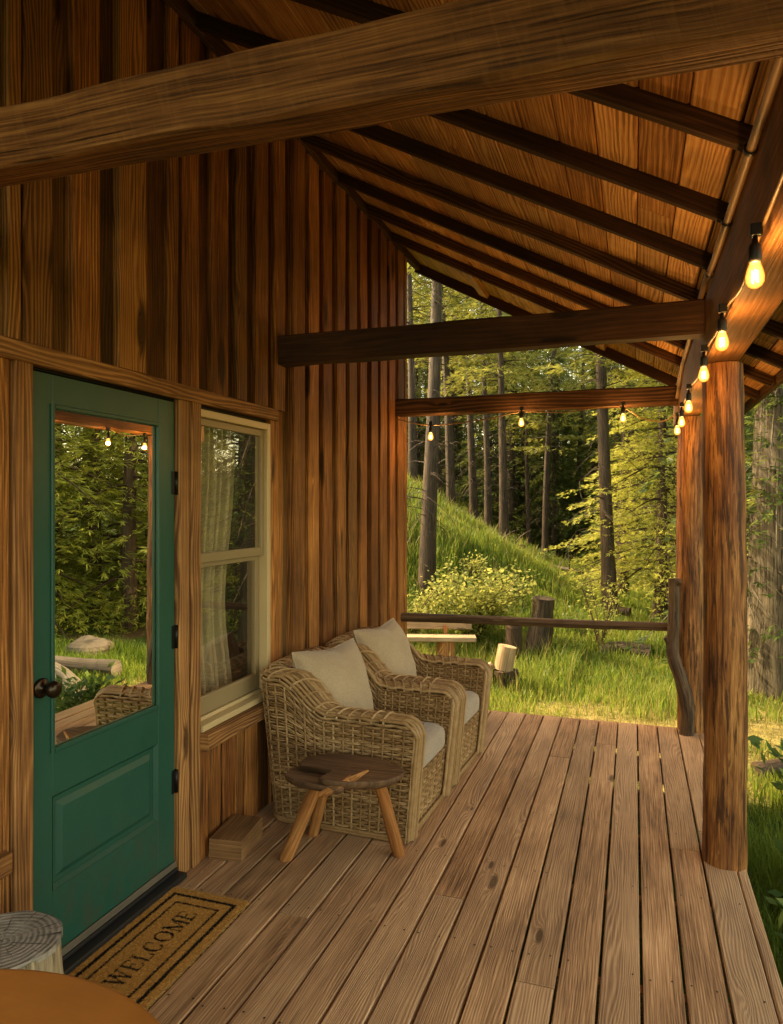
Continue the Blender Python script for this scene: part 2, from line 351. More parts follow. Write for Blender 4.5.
def curtainmat():
    M=NT('sheer_curtain'); d=M.n('ShaderNodeBsdfDiffuse'); d.inputs[0].default_value=(.46,.40,.28,1); t=M.n('ShaderNodeBsdfTransparent')
    mx=M.n('ShaderNodeMixShader'); mx.inputs[0].default_value=.72; M.l(t.outputs[0],mx.inputs[1]); M.l(d.outputs[0],mx.inputs[2]); return M.done(mx.outputs[0])
m_curt=curtainmat()

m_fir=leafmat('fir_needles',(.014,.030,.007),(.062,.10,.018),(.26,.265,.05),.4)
m_firlit=leafmat('sunlight_tinted_fir_needles',(.18,.20,.035),(.38,.385,.07),(.55,.52,.10),.5)  # paler copy of the fir needles, sunshine painted into the colour
m_pine=leafmat('pine_needles',(.04,.06,.014),(.14,.165,.032),(.34,.32,.06),.42)
m_bush=leafmat('bush_leaves',(.12,.16,.03),(.30,.32,.065),(.50,.46,.12),.5)
m_weed=leafmat('weed_leaves',(.03,.07,.015),(.09,.15,.03),(.20,.25,.055),.4)
m_grass=leafmat('grass_blades',(.03,.07,.008),(.105,.18,.02),(.31,.34,.05),.45)
m_straw=leafmat('dry_grass',(.12,.12,.03),(.27,.23,.06),(.44,.36,.11),.4)
def groundmat():
    M=NT('ground_soil'); p=M.n('ShaderNodeNewGeometry').outputs['Position']
    at=M.n('ShaderNodeAttribute',attribute_name='rnd'); ar=M.n('ShaderNodeSeparateColor'); M.l(at.outputs['Color'],ar.inputs[0])
    n=M.noise(p,.7,5,.6); n2=M.noise(p,6,5,.65); n3=M.noise(p,45,3,.6)
    g=M.mix(n2,(.030,.055,.010),(.075,.115,.02)); d=M.mix(n2,(.060,.042,.022),(.15,.105,.055))
    st=M.mix(M.step(M.math('MULTIPLY_ADD',n2,.5,M.math('MULTIPLY',n3,.5)),.4,.6),(.10,.085,.028),(.33,.26,.085))
    c=M.mix(M.step(n,.52,.66),g,d); c=M.mix(M.step(M.math('MULTIPLY_ADD',M.math('SUBTRACT',n2,.5),.5,ar.outputs[0]),.35,.6),c,st)
    h=M.math('MULTIPLY_ADD',n3,.3,n2)
    return M.done(M.bsdf(c,.95,M.bump(h,.8,.05),.1).outputs[0])
m_ground=groundmat()
m_rock=plain('grey_rock',(.12,.10,.075),.85,0,.2,.35,3,.4)

# ------------------------------------------------------------------ terrain
def smst(a,b,x):
    t=np.clip((x-a)/(b-a),0,1); return t*t*(3-2*t)
def ground_z(X,Y):
    X=np.asarray(X,float); Y=np.asarray(Y,float)
    d=-X*SN+Y*CS; l=X*CS+Y*SN
    q=4.6+.15*(d-13)-l
    sp=np.log1p(np.exp(np.clip(q/.6,-40,40)))*.6
    base=-.55-.35*smst(6,13,Y)
    hill=.56*np.minimum(sp,14)*smst(9.5,16,d)
    z=base+hill+.1*np.maximum(0,d-32)
    z=z+.10*np.sin(X*.9+1.3)*np.sin(Y*.7+.5)*smst(7,12,d)+.35*np.sin(X*.33+.8)*np.sin(Y*.29)*smst(14,24,d)
    return z
def gz(x,y): return float(ground_z(x,y))
def path_amt(X,Y):
    a=np.exp(-(((X-.1)/1.9)**2)-(((Y-7.2)/1.5)**2)); b=np.exp(-(((X-1.4-.18*(Y-7))/.8)**2))*smst(5.5,7,Y)*(1-smst(10,13,Y))
    return np.clip(a*1.15+b*.6,0,1)
def axis(lo,hi,c0,c1,fine,grow):
    p=list(np.arange(c0,c1,fine)); s=fine; x=c1
    while x<hi: p.append(x); s*=grow; x+=s
    s=fine; x=c0-fine; left=[]
    while x>lo: left.append(x); s*=grow; x-=s
    return np.array(sorted(left+p))
gx=axis(-420,420,-8,9,.22,1.16); gy=axis(-420,420,4,22,.22,1.12)
XX,YY=np.meshgrid(gx,gy); ZZ=ground_z(XX,YY)
ZZ=np.where(np.hypot(XX,YY)>120,np.minimum(ZZ,12),ZZ)
mb=MB(); pc=path_amt(XX,YY)
mb.add(np.stack([XX,YY,ZZ],-1).reshape(-1,3),grid_faces(len(gy),len(gx)),None,np.stack([pc,pc,pc],-1).reshape(-1,3),True)
tag(mb.build('ground',m_ground),kind='structure')

# ------------------------------------------------------------------ deck
mb=MB(); bw=.137; x=-1.895; k=0
while x<.40:
    y=-2.4; cuts=[]; yy=-2.4+rng.uniform(.3,4.6)
    while yy<5.2: cuts.append(yy); yy+=rng.uniform(3.6,5.2)
    if 3<k<9: cuts=[c for c in cuts if not 1.2<c<2.3]
    cuts=[-2.4]+cuts+[5.60]
    for a,b in zip(cuts[:-1],cuts[1:]):
        board(mb,(x+bw/2,a+.0015,-.016+rng.normal()*.0008),(x+bw/2,b-.0015,-.016+rng.normal()*.0008),bw-.0095,.032,(0,0,1),.004,.0012,.5,
              (rng.uniform(),rng.uniform(),np.clip(rng.normal(.5,.25),0,1),1))
    x+=bw; k+=1
deck_edge=x
board(mb,(x+.022,-2.4,-.105),(x+.022,5.60,-.105),.04,.20,(0,0,1),.005,.002)
board(mb,(-1.9,5.622,-.105),(x+.04,5.622,-.105),.04,.19,(0,0,1),.005,.002)
for yy in np.arange(-2.2,5.6,.6): board(mb,(-1.9,yy,-.12),(x,yy,-.12),.045,.16,(0,0,1),.004)
for xx in (-1.0,.3):
    for yy in (-2,1.2,5.4): box(mb,xx-.07,xx+.07,yy-.07,yy+.07,-1.2,-.2,axis=2)
deck=mb.build('porch_deck',m_deck); tag(deck,kind='structure')
mb=MB(); a6=np.linspace(0,2*PI,7)[:-1]
for i in range(k):
    for yy in np.arange(-2.2,5.6,.6):
        for q in (.028,.105):
            xx=-1.895+i*bw+q+rng.normal()*.004; y2=yy+rng.normal()*.006
            if rng.uniform()<.15: continue
            mb.add(np.stack([xx+.0042*np.cos(a6),y2+.0042*np.sin(a6),np.full(6,.0022)],1),np.arange(6)[None,:],None,(0,0,0,1))
tag(mb.build('screw_heads',m_black,deck),kind='stuff')

# ------------------------------------------------------------------ cabin
cabin=empty('log_cabin'); tag(cabin,'wooden cabin with board and batten wall, green door and raftered porch roof','cabin')
WX=-1.9
def zceil(X): return 3.85-.534*(X+1.9)
# --- wall: backing slab with openings, recessed planks, proud planks
mb=MB(); H=3.84
DY0,DY1,DZ0,DZ1=1.835,2.645,.0,2.082      # door hole
WY0,WY1,WZ0,WZ1=2.762,3.462,.585,2.066     # window hole
def slab(y0,y1,z0,z1,x0=-2.04,x1=-1.915): box(mb,x0,x1,y0,y1,z0,z1,.001,axis=2)
slab(-2.5,DY0,-.1,H); slab(DY0,DY1,DZ1,H); slab(DY1,WY0,-.1,H); slab(WY0,WY1,WZ1,H); slab(WY0,WY1,-.1,WZ0); slab(WY1,5.86,-.1,H)
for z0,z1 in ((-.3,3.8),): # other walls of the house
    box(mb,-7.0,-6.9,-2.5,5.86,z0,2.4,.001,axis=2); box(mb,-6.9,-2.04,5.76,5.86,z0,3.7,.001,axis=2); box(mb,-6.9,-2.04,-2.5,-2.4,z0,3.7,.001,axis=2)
def vb(y0,y1,z0,z1,t,x=-1.913,m=mb,tone=None,seg=.3,wob=.0022):
    col=(rng.uniform(),rng.uniform(),np.clip(rng.normal(.5,.3),0,1) if tone is None else tone,1)
    board(m,(x+t/2,(y0+y1)/2,z0),(x+t/2,(y0+y1)/2,z1),y1-y0,t,(1,0,0),.004,wob,seg,col)
back=MB(); backl=MB(); front=MB()
HB,HT=2.088,2.153
spans=[(1.52,1.66),(1.735,1.785),(1.80,1.92),(2.01,2.15),(2.25,2.41),(2.56,2.63),(2.66,2.79),(2.89,3.03),(3.10,3.20),(3.29,3.42),(3.50,3.62)]
y=1.44
while y>-2.4: spans.insert(0,(y-.13,y)); y-=.215
spans_r=[(3.695+.2125*i,3.695+.2125*i+.135+.015*rng.uniform()) for i in range(10)]+[(5.80,5.86)]
allsp=spans+spans_r
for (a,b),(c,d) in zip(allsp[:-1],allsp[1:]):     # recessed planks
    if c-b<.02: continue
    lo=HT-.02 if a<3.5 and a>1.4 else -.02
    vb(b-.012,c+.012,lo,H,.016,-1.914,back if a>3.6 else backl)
for a,b in spans:
    t=.036+.012*rng.uniform()
    vb(a,b,(HT-.0 if a>1.4 else -.01),H-.02,t,-1.912,front)
for a,b in spans_r: vb(a,b,-.01,H-.02,.058+.006*rng.uniform(),-1.912,front)
# below header: left of the door, between, right of window, below window
for a,b,t in ((1.42,1.555,.02),(1.56,1.70,.022),(1.705,1.760,.03)): vb(a,b,-.01,HB,t,-1.912,front)
for a,b,t in ((2.80,2.865,.036),(2.885,2.985,.026),(3.0,3.12,.03),(3.135,3.21,.018),(3.22,3.345,.028),(3.36,3.462,.022)): vb(a,b,-.01,.505,t,-1.912,front)
vb(3.468,3.565,-.01,HB,.036,-1.912,front); vb(3.57,3.64,-.01,HB+.3,.02,-1.912,front)
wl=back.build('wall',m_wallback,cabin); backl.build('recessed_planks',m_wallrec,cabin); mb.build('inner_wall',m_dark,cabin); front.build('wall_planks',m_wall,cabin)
mb=MB()
board(mb,(-1.885,-2.4,2.12),(-1.885,3.525,2.12),.055,.066,(0,0,1),.006,.003,.25); mb.build('header_board',m_trim,cabin)
mb=MB(); vb(1.765,1.841,-.01,HB,.042,-1.912,mb,.6); vb(2.648,2.722,-.01,HB,.034,-1.912,mb,.6); vb(2.728,2.796,-.01,HB,.044,-1.912,mb,.25)
mb.build('door_casing',m_trim,cabin)
mb=MB(); board(mb,(-1.88,-2.4,.50),(-1.88,1.735,.50),.06,.07,(0,0,1),.005,.003); board(mb,(-1.868,2.79,.545),(-1.868,3.50,.545),.085,.075,(0,0,1),.006,.003); mb.build('sill_board',m_trim,cabin)
mb=MB()   # wavy slab trim under the ceiling along the wall
n=90; path=line((-1.86,-.2,3.80),(-1.86,6.2,3.80),n); p=np.tile(chamfer(.05,.11,.012),(n,1,1)); p[:,:,1]+=smooth_noise(n,8,45,2,.014); sweep(mb,path,p,(0,0,1),None,False)
mb.build('ceiling_trim',m_rafter,cabin)

# --- roof
roof=MB(); th=math.atan(.534); ct,st=math.cos(th),math.sin(th)
s=0; smax=(.81+1.9)/ct; i=0
Y0,Y1=-.7,6.26  # front edge, out of view, run forward to darken the upper wall
while s<smax-.02:
    w=min(.155,smax-s); X=-1.9+(s+w/2)*ct; Z=zceil(X)+.011
    cuts=[Y0]+sorted(rng.uniform(1,5.6,1))+[Y1]
    for a,b in zip(cuts[:-1],cuts[1:]):
        board(roof,(X,a+.001,Z),(X,b-.001,Z),w-.006,.022,(st,0,ct),.004,.0008,.6)
    s+=w
roof.build('ceiling_boards',m_ceil,cabin)
mb=MB()   # the weather skin, both slopes
def skin(x0,z0,x1,z1,y0,y1,t=.05):
    p0=np.array([x0,0,z0]); p1=np.array([x1,0,z1]); 
    board(mb,((x0+x1)/2,y0,(z0+z1)/2),((x0+x1)/2,y1,(z0+z1)/2),np.linalg.norm(p1-p0),t,(-(z1-z0),0,(x1-x0)) if x1>x0 else ((z1-z0),0,-(x1-x0)),.004,0,9)
skin(-1.9,zceil(-1.9)+.07,.835,zceil(.835)+.07,Y0-.02,6.30); skin(-4.5,zceil(-4.5)+.07,-1.902,zceil(-1.902)+.07,-2.8,6.30)
skin(-7.5,zceil(-4.5)+.07-.534*3.0,-4.503,zceil(-4.5)+.07,-2.8,6.30)
mb.build('roof',m_shingle,cabin)
mb=MB(); board(mb,(.825,Y0,zceil(.825)+.005),(.825,6.30,zceil(.825)+.005),.03,.10,(0,0,1),.004,.002); mb.build('eave_board',m_rafter,cabin)
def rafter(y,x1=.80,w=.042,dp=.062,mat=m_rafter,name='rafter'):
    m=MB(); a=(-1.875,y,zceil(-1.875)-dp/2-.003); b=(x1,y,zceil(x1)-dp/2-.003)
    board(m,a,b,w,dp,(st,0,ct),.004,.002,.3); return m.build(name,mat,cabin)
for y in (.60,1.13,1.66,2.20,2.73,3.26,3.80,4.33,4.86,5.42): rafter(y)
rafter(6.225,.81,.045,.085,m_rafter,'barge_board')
for X in (-1.247,-.26,.6):
    mb=MB(); Z=zceil(X)-.025; board(mb,(X,5.45,Z),(X,6.2,Z),.085,.04,(st,0,ct),.003); mb.build('lookout',m_ceil,cabin)
# --- posts
def post(y,r0,r1,seed):
    m=MB(); n=40; z=np.linspace(-.75,2.262,n); path=np.stack([.388+.006*np.sin(z*2+seed),y+.006*np.cos(z*1.7+seed),z],1)
    log(m,path,r0,r1,28,(1,0,0),.045,flare=.06); return m.build('post',m_post,cabin)
post(3.57,.096,.087,0); post(5.60,.098,.090,2); post(1.33,.095,.087,4)
m=MB(); log(m,curve([(.50,5.72,-.7),(.49,5.73,.6),(.475,5.72,1.5),(.45,5.71,2.25)],20),.055,.05,16,(1,0,0),.1); m.build('post',m_post,cabin)
# --- beams
m=MB(); n=26; t=np.linspace(0,1,n); p=np.zeros((n,8,2)); 
for i in range(n):
    ht=.13+.035*t[i]; p[i]=chamfer(.092,ht,.007)
p+=smooth_noise(n,8,14,8,.0022)[:,:,None]
path=line((-1.93,1.31,2.478),(.30,1.31,2.457),n); sweep(m,path,p,(0,0,1)); m.build('tie_beam',m_beam,cabin)['label']='big rough sawn tie beam crossing nearest the camera'
def tie(y,z0,z1,w):
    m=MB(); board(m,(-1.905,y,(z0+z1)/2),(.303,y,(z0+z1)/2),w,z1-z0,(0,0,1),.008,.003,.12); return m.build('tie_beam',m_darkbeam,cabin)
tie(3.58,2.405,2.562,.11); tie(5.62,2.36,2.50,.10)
m=MB(); board(m,(.376,.30,2.414),(.376,6.2,2.414),.145,.296,(0,0,1),.008,.003,.2); m.build('eave_beam',m_eave,cabin)
m=MB(); tube(m,curve([(.288,.3,2.555),(.287,1.3,2.548),(.286,2.2,2.545),(.287,2.9,2.55),(.288,3.45,2.575),(.290,4.3,2.54),(.291,4.9,2.52),(.285,5.1,2.46),(.291,5.3,2.43),(.292,5.5,2.40)],70),.0125,10); m.build('conduit',m_cable,cabin)
for y in (1.55,2.05,2.55,3.1):
    m=MB(); lathe(m,[(.017,-.012),(.019,-.01),(.019,.01),(.017,.012)],(.287,y,2.548),(0,1,0),12); m.build('conduit_clip',m_black,cabin)

# --- door
door=empty('door'); door.parent=cabin
fx=-1.898; dz0,dz1=.045,2.072; dy0,dy1=1.845,2.638
gy0,gy1,gz0,gz1=1.950,2.526,.778,1.962
mb=MB()
def dbox(y0,y1,z0,z1,x0=-1.942,x1=fx): box(mb,x0,x1,y0,y1,z0,z1,.002,axis=2)
dbox(dy0,gy0,dz0,dz1); dbox(gy1,dy1,dz0,dz1); dbox(gy0,gy1,gz1,dz1); dbox(gy0,gy1,.62,gz0); dbox(gy0,gy1,dz0,.292)
dbox(gy0,gy1,.292,.62,-1.942,-1.916)
def frame(mb,y0,y1,z0,z1,w,x0,x1,slope=0):
    """mitred picture-frame moulding: outer edge at x1, inner edge at x0 (sloping)"""
    o=[(x1,y0,z0),(x1,y1,z0),(x1,y1,z1),(x1,y0,z1)]; i_=[(x0,y0+w,z0+w),(x0,y1-w,z0+w),(x0,y1-w,z1-w),(x0,y0+w,z1-w)]
    v=np.array(o+i_); f=np.array([(0,1,5,4),(1,2,6,5),(2,3,7,6),(3,0,4,7)])
    mb.add(v,f,None,None,False)
frame(mb,gy0+.001,gy1-.001,.293,.619,.014,-1.9145,fx-.0005)          # sunk edge of the panel
frame(mb,gy0+.030,gy1-.030,.325,.587,.022,-1.903,-1.9158)             # raised field bevel
v=np.array([(-1.903,gy0+.052,.347),(-1.903,gy1-.052,.347),(-1.903,gy1-.052,.565),(-1.903,gy0+.052,.565)]); mb.add(v,np.array([(0,1,2,3)]))
mb.build('door_panel',m_door,door)
mb=MB(); 
for (y0,y1,z0,z1) in ((gy0-.010,gy0+.006,gz0-.010,gz1+.010),(gy1-.006,gy1+.010,gz0-.010,gz1+.010)): box(mb,-1.905,-1.890,y0,y1,z0,z1,.006,axis=2)
for (z0,z1) in ((gz0-.010,gz0+.006),(gz1-.006,gz1+.010)): box(mb,-1.905,-1.8905,gy0+.006,gy1-.006,z0,z1,.006,axis=1)
mb.build('glass_frame',m_door,door)
mb=MB(); mb.add([(-1.908,gy0,gz0),(-1.908,gy1,gz0),(-1.908,gy1,gz1),(-1.908,gy0,gz1)],np.array([(0,1,2,3)])); mb.build('pane',m_glass,door)
mb=MB(); kc=(fx,1.898,1.005)
lathe(mb,[(0,.0),(.034,.0),(.034,.006),(.028,.011),(.012,.013),(.011,.032),(.018,.038),(.027,.048),(.029,.058),(.025,.068),(.014,.074),(0,.075)],kc,(1,0,0),24); mb.build('knob',m_bronze,door)
for z in (.42,1.05,1.72):
    mb=MB(); lathe(mb,[(0,-.05),(.008,-.05),(.008,.05),(0,.05)],(-1.893,2.645,z),(0,0,1),10); box(mb,-1.897,-1.8935,2.618,2.642,z-.05,z+.05,.001,axis=2); mb.build('hinge',m_black,door)
mb=MB(); box(mb,-1.945,-1.84,1.857,2.646,.004,.028,.004,axis=1); box(mb,-1.93,-1.885,1.857,2.646,.0285,.043,.003,axis=1); mb.build('threshold',m_blackp,cabin)
mb=MB(); box(mb,-1.8935,-1.8875,1.864,2.636,.048,.075,.001,axis=1); mb.build('door_sweep',m_alu,door)

# --- window
win=empty('window'); win.parent=cabin
mb=MB(); X0,X1=-1.95,-1.872; fw=.036
box(mb,X0,-1.914,WY0+.001,WY0+fw,WZ0+.001,WZ1-.001,.003,axis=2); box(mb,X0,X1,WY1-fw,WY1-.001,WZ0+.001,WZ1-.001,.003,axis=2)
box(mb,X0,X1-.001,WY0+fw+.002,WY1-fw,WZ1-fw,WZ1-.001,.003,axis=1); box(mb,X0,X1+.012,WY0+fw+.002,WY1-.004,WZ0+.001,WZ0+.03,.003,axis=1)
box(mb,X0,-1.91,WY0+fw,WY1-fw,WZ0+.03,WZ0+.048,.003,axis=1)
mb.build('window_frame',m_cream,win)
def sash(z0,z1,x0,x1,w,bw=.03):
    s_=MB(); ya,yb=WY0+fw,WY1-fw
    box(s_,x0,x1,ya,ya+w,z0,z1,.003,axis=2); box(s_,x0,x1,yb-w,yb,z0,z1,.003,axis=2)
    box(s_,x0,x1-.0015,ya+w,yb-w,z1-w,z1,.003,axis=1); box(s_,x0,x1-.0015,ya+w,yb-w,z0,z0+bw,.003,axis=1)
    o=s_.build('sash',m_tan,win); g=MB(); xm=(x0+x1)/2
    g.add([(xm,ya+w-.003,z0+bw-.003),(xm,yb-w+.003,z0+bw-.003),(xm,yb-w+.003,z1-w+.003),(xm,ya+w-.003,z1-w+.003)],np.array([(0,1,2,3)])); g.build('pane',m_wglass,o)
sash(1.355,WZ1-fw-.002,-1.918,-1.893,.034,.045); sash(WZ0+.05,1.37,-1.948,-1.922,.04,.085)
mb=MB()     # curtain behind the panes
n,mm=14,120; yy=np.linspace(2.84,3.46,mm); zz=np.linspace(.5,2.1,n)
Yg,Zg=np.meshgrid(yy,zz); narrow=1-.18*np.exp(-((Zg-1.1)/.45)**2); Yg2=2.84+(Yg-2.84)*narrow
Xg=-2.10+.018*np.sin((Yg-2.78)*95)+.008*np.sin((Yg-2.78)*41+Zg)
mb.add(np.stack([Xg,Yg2,Zg],-1).reshape(-1,3),grid_faces(n,mm),None,None,True); mb.build('curtain',m_curt,win)

# ------------------------------------------------------------------ string lights
sl=empty('string_lights',(.285,3.5,2.27)); tag(sl,'string of warm glowing bulbs clipped along the eave beam and far tie beam','string lights')
def off(o): o.parent=sl; o.location=(-.285,-3.5,-2.27); return o
bul=[(.275,1.905,2.175),(.275,2.586,2.165),(.275,3.24,2.17),(.278,4.16,2.155),(.280,4.80,2.145),(.28,5.27,2.14)]
far=[(-1.547,5.52,2.178),(-.823,5.52,2.262),(-.078,5.52,2.268)]
pts=[(.29,.4,2.36)]
for i,(x,y,z) in enumerate(bul):
    pts+=[(.292,y,z+.115)]
    if i<len(bul)-1: pts+=[(.293,(y+bul[i+1][1])/2,z+.125-(.02 if i%2 else .05))]
mb=MB(); tube(mb,curve(pts,140),.0048,8)
pf=[(.29,5.4,2.28),(.20,5.52,2.235),(.06,5.525,2.26),(-.078,5.527,2.345),(-.20,5.53,2.36),(-.5,5.53,2.33),(-.823,5.527,2.345),(-1.1,5.53,2.30),(-1.547,5.527,2.27),(-1.88,5.53,2.34)]
tube(mb,curve(pf,120),.0048,8); off(mb.build('cable',m_cable))
for (x,y,z) in bul+far:
    mb=MB(); lathe(mb,[(0,.095),(.006,.094),(.007,.078),(.012,.074),(.0145,.068),(.0145,.036),(.012,.030),(0,.030)],(x,y,z),(0,0,1),16)
    box(mb,x-.011,x+.016,y-.012,y+.012,z+.096,z+.122,.003,axis=2)
    so=off(mb.build('socket',m_blackp))
    mb=MB(); lathe(mb,[(.011,.033),(.013,.026),(.018,.012),(.0215,-.004),(.0205,-.016),(.015,-.026),(.007,-.031),(0,-.032)],(x,y,z),(0,0,1),20); b=mb.build('bulb',m_bulb,so)
    mb=MB(); 
    for a in range(4):
        q=a*PI/2; tube(mb,[(x+.006*math.cos(q),y+.006*math.sin(q),z+.012),(x+.008*math.cos(q+.4),y+.008*math.sin(q+.4),z-.018)],.0016,5)
    mb.build('filament',m_fil,so)
    L=bpy.data.lights.new('bulb_light','POINT'); L.energy=17.0; L.color=(1,.58,.22); L.shadow_soft_size=.014
    lo=bpy.data.objects.new('bulb_light',L); COL.objects.link(lo); lo.location=(x,y,z-.008); lo.parent=so
    
# ------------------------------------------------------------------ wicker armchair
def plan(s_n,z,inset=0.0):
    """U-shaped plan path sampled at s_n (0..1), at heights z (broadcast); returns xy + outward normal"""
    pass
def make_chair():
    root=empty('wicker_armchair')
    xf=lambda z: .355+.065*np.clip(z/.63,0,1); xb=lambda z: -.40-.085*z/.85; hw=lambda z: .338+.024*np.clip(z/.63,0,1)
    def U(s,z,ins):
        """s in metres along a nominal U path, z same shape; returns pos (...,3), normal"""
        r=.11; w=hw(z)-ins; f=xf(z); b=xb(z)+ins
        Ls=(f-b-r); La=r*PI/2; Lb=2*(w-r); T=2*Ls+2*La+Lb
        q=s*T
        x=np.zeros_like(q); y=np.zeros_like(q); nx=np.zeros_like(q); ny=np.zeros_like(q)
        k=q<Ls; x=np.where(k,f-q,x); y=np.where(k,-w,y); ny=np.where(k,-1,ny)
        a=(q-Ls)/r; k=(q>=Ls)&(q<Ls+La); x=np.where(k,b+r-r*np.sin(a),x); y=np.where(k,-w+r-r*np.cos(a),y); nx=np.where(k,-np.sin(a),nx); ny=np.where(k,-np.cos(a),ny)
        q2=q-Ls-La; k=(q2>=0)&(q2<Lb); x=np.where(k,b,x); y=np.where(k,-w+r+q2,y); nx=np.where(k,-1,nx)
        a=(q-Ls-La-Lb)/r; k=(a>=0)&(a<PI/2); x=np.where(k,b+r-r*np.cos(a),x); y=np.where(k,w-r+r*np.sin(a),y); nx=np.where(k,-np.cos(a),nx); ny=np.where(k,np.sin(a),ny)
        q3=q-Ls-2*La-Lb; k=q3>=0; x=np.where(k,b+r+q3,x); y=np.where(k,w,y); ny=np.where(k,1,ny); nx=np.where(k,0,nx)
        return np.stack([x,y,z],-1),np.stack([nx,ny,np.zeros_like(nx)],-1)
    def top(s):
        p,_=U(s,np.full_like(s,.6),0.0); x=p[...,0]; y=p[...,1]
        h=.575+.165*(1-smst(-.33,-.07,x)); h=h+.012*np.cos(np.clip(y/.36,-1,1)*PI/2)*(x<-.25)
        return h
    def weave(mb,P,Nn,S,pitch,rad,amp,flat=.8):
        """P: rows x N x 3; S: arc length param per column (m)"""
        R,N=P.shape[:2]; rows=np.arange(R)[:,None]
        off_=-amp*.25*np.cos(2*PI*S[None,:]/pitch)+amp*.85*np.cos(PI*S[None,:]/pitch+PI*(rows//2))+rng.normal(0,.0006,(R,1))
        Q=P+Nn*off_[...,None]; Q[...,2]+=np.where(rows%2==0,.0011,-.0011)
        Q[...,2]+=smooth_noise(R,N,R,24,.0016)
        t=unit(np.gradient(Q,axis=1)); b=unit(np.cross(t,Nn)); m=5
        a=np.linspace(0,2*PI,m+1)
        rr=rad*(1+.12*rng.normal(size=(R,1)))
        v=Q[:,:,None,:]+(np.cos(a)[None,None,:,None]*Nn[:,:,None,:]*flat+np.sin(a)[None,None,:,None]*b[:,:,None,:])*rr[:,:,None,None]
        base=(np.arange(R)*N*(m+1))[:,None]; f=grid_faces(N,m+1)
        F=(base[:,:,None]+f[None].reshape(1,-1,4)[:, :, :].reshape(1,-1)[:, :, None].reshape(1,-1,1)*0) if False else (base.reshape(R,1,1)+f[None])
        col=np.repeat(np.clip(rng.normal(.45,.25,(R,1)),0,1),N*(m+1),1).ravel(); c=np.stack([col,col,col,np.ones_like(col)],1)
        mb.add(v.reshape(-1,3),F.reshape(-1,4),None,c,True)
    def stakes(mb,P,every,rad,Nn,amp=0):
        for j in range(0,P.shape[1],every):
            cl=np.clip(rng.normal(.38,.2),0,1); tube(mb,P[:,j]+Nn[:,j]*.0018,rad*1.05,6,(1,.3,0),(cl,cl,cl,1),False)
    mb=MB()
    pitch=.052; N=44*5+1; S=np.linspace(0,44*pitch,N); sn=np.linspace(0.001,.999,N)
    R=72; tr=np.linspace(0,1,R)[:,None]; hs=top(sn)[None,:]-.008
    Z=.022+tr*(hs-.022)
    # lower rows run level, the upper ones fan out towards the back
    zl=.022+tr*(.575-.022); k=smst(.33,.575,zl); Z=zl+(hs-.575)*k
    P,Nn=U(np.broadcast_to(sn,Z.shape),Z,0.0); weave(mb,P,Nn,S,pitch,.0054,.0062); stakes(mb,P[::3],5,.0062,Nn[::3])
    R2=44; tr=np.linspace(0,1,R2)[:,None]; Z=.26+tr*(hs-.26); ins=.105
    P2,N2=U(np.broadcast_to(sn,Z.shape),Z,ins); N2=-N2; weave(mb,P2,N2,S,pitch,.0054,.0062); stakes(mb,P2[::3],5,.0062,N2[::3])
    # dark lining so no light passes through
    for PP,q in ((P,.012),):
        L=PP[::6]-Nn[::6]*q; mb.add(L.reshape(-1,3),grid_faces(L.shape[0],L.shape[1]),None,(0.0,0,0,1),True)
    # front apron
    Ra=36; Na=13*5+1; zz=np.linspace(.022,.30,Ra)[:,None]; yy=np.linspace(-1,1,Na)[None,:]; 
    Za=np.broadcast_to(zz,(Ra,Na)); Pa=np.stack([np.broadcast_to(xf(zz)-.012,(Ra,Na)),yy*(hw(zz)-.095),Za],-1); Nf=np.zeros_like(Pa); Nf[...,0]=1
    weave(mb,Pa,Nf,np.linspace(0,13*pitch,Na),pitch,.0054,.0062); stakes(mb,Pa[::2],5,.0062,Nf[::2])
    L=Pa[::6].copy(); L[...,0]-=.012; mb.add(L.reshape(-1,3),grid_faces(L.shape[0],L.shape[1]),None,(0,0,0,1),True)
    # seat deck (under the cushion)
    mb.add([(-.3,-.26,.285),(.34,-.26,.285),(.34,.26,.285),(-.3,.26,.285)],np.array([(0,1,2,3)]),None,(.1,.1,.1,1))
    # rim: strands running up the arm front, over the arm and round the back
    ns=8
    for kx in range(ns):
        c=(kx+.5)/ns; pts=[]
        bl=.022*math.sin(PI*c)+.004
        for side in (-1,1):
            seq=[]
            for z in np.linspace(.015,.505,22):
                w=float(hw(z)); seq.append((float(xf(z))+bl,side*(w+.006-c*(ins+.012)),z))
            for a in np.linspace(.1,1,7):
                w=float(hw(.6)); aa=a*PI/2; seq.append((float(xf(.53))-.065+(.065+bl)*math.cos(aa),side*(w+.006-c*(ins+.012)),.510+(.065+bl)*math.sin(aa)))
            if side==-1: pts=seq; left=seq
            else: right=seq
        s2=np.linspace(.055,.945,170); h2=top(s2); h2[s2<.06]=.575
        po,no=U(s2,h2,0.0); pi_,_=U(s2,h2,ins)
        mid=po*(1-c)+pi_*c+no*.006*(1-2*c); mid[:,2]=h2+bl
        path=np.vstack([left,mid[4:-4],right[::-1]])
        n=len(path); path=curve(path,n*2); sl_=np.arange(n*2)*.35
        path[:,2]+=.0030*np.sin(sl_+kx*1.6); path[:,1]+=.0025*np.cos(sl_*.9+kx*1.3)
        cl=np.clip(rng.normal(.55,.2),0,1)
        tube(mb,path,.0092,7,(.15,.1,1) if False else (0.0123,.9,.43),(cl,cl,cl,1))
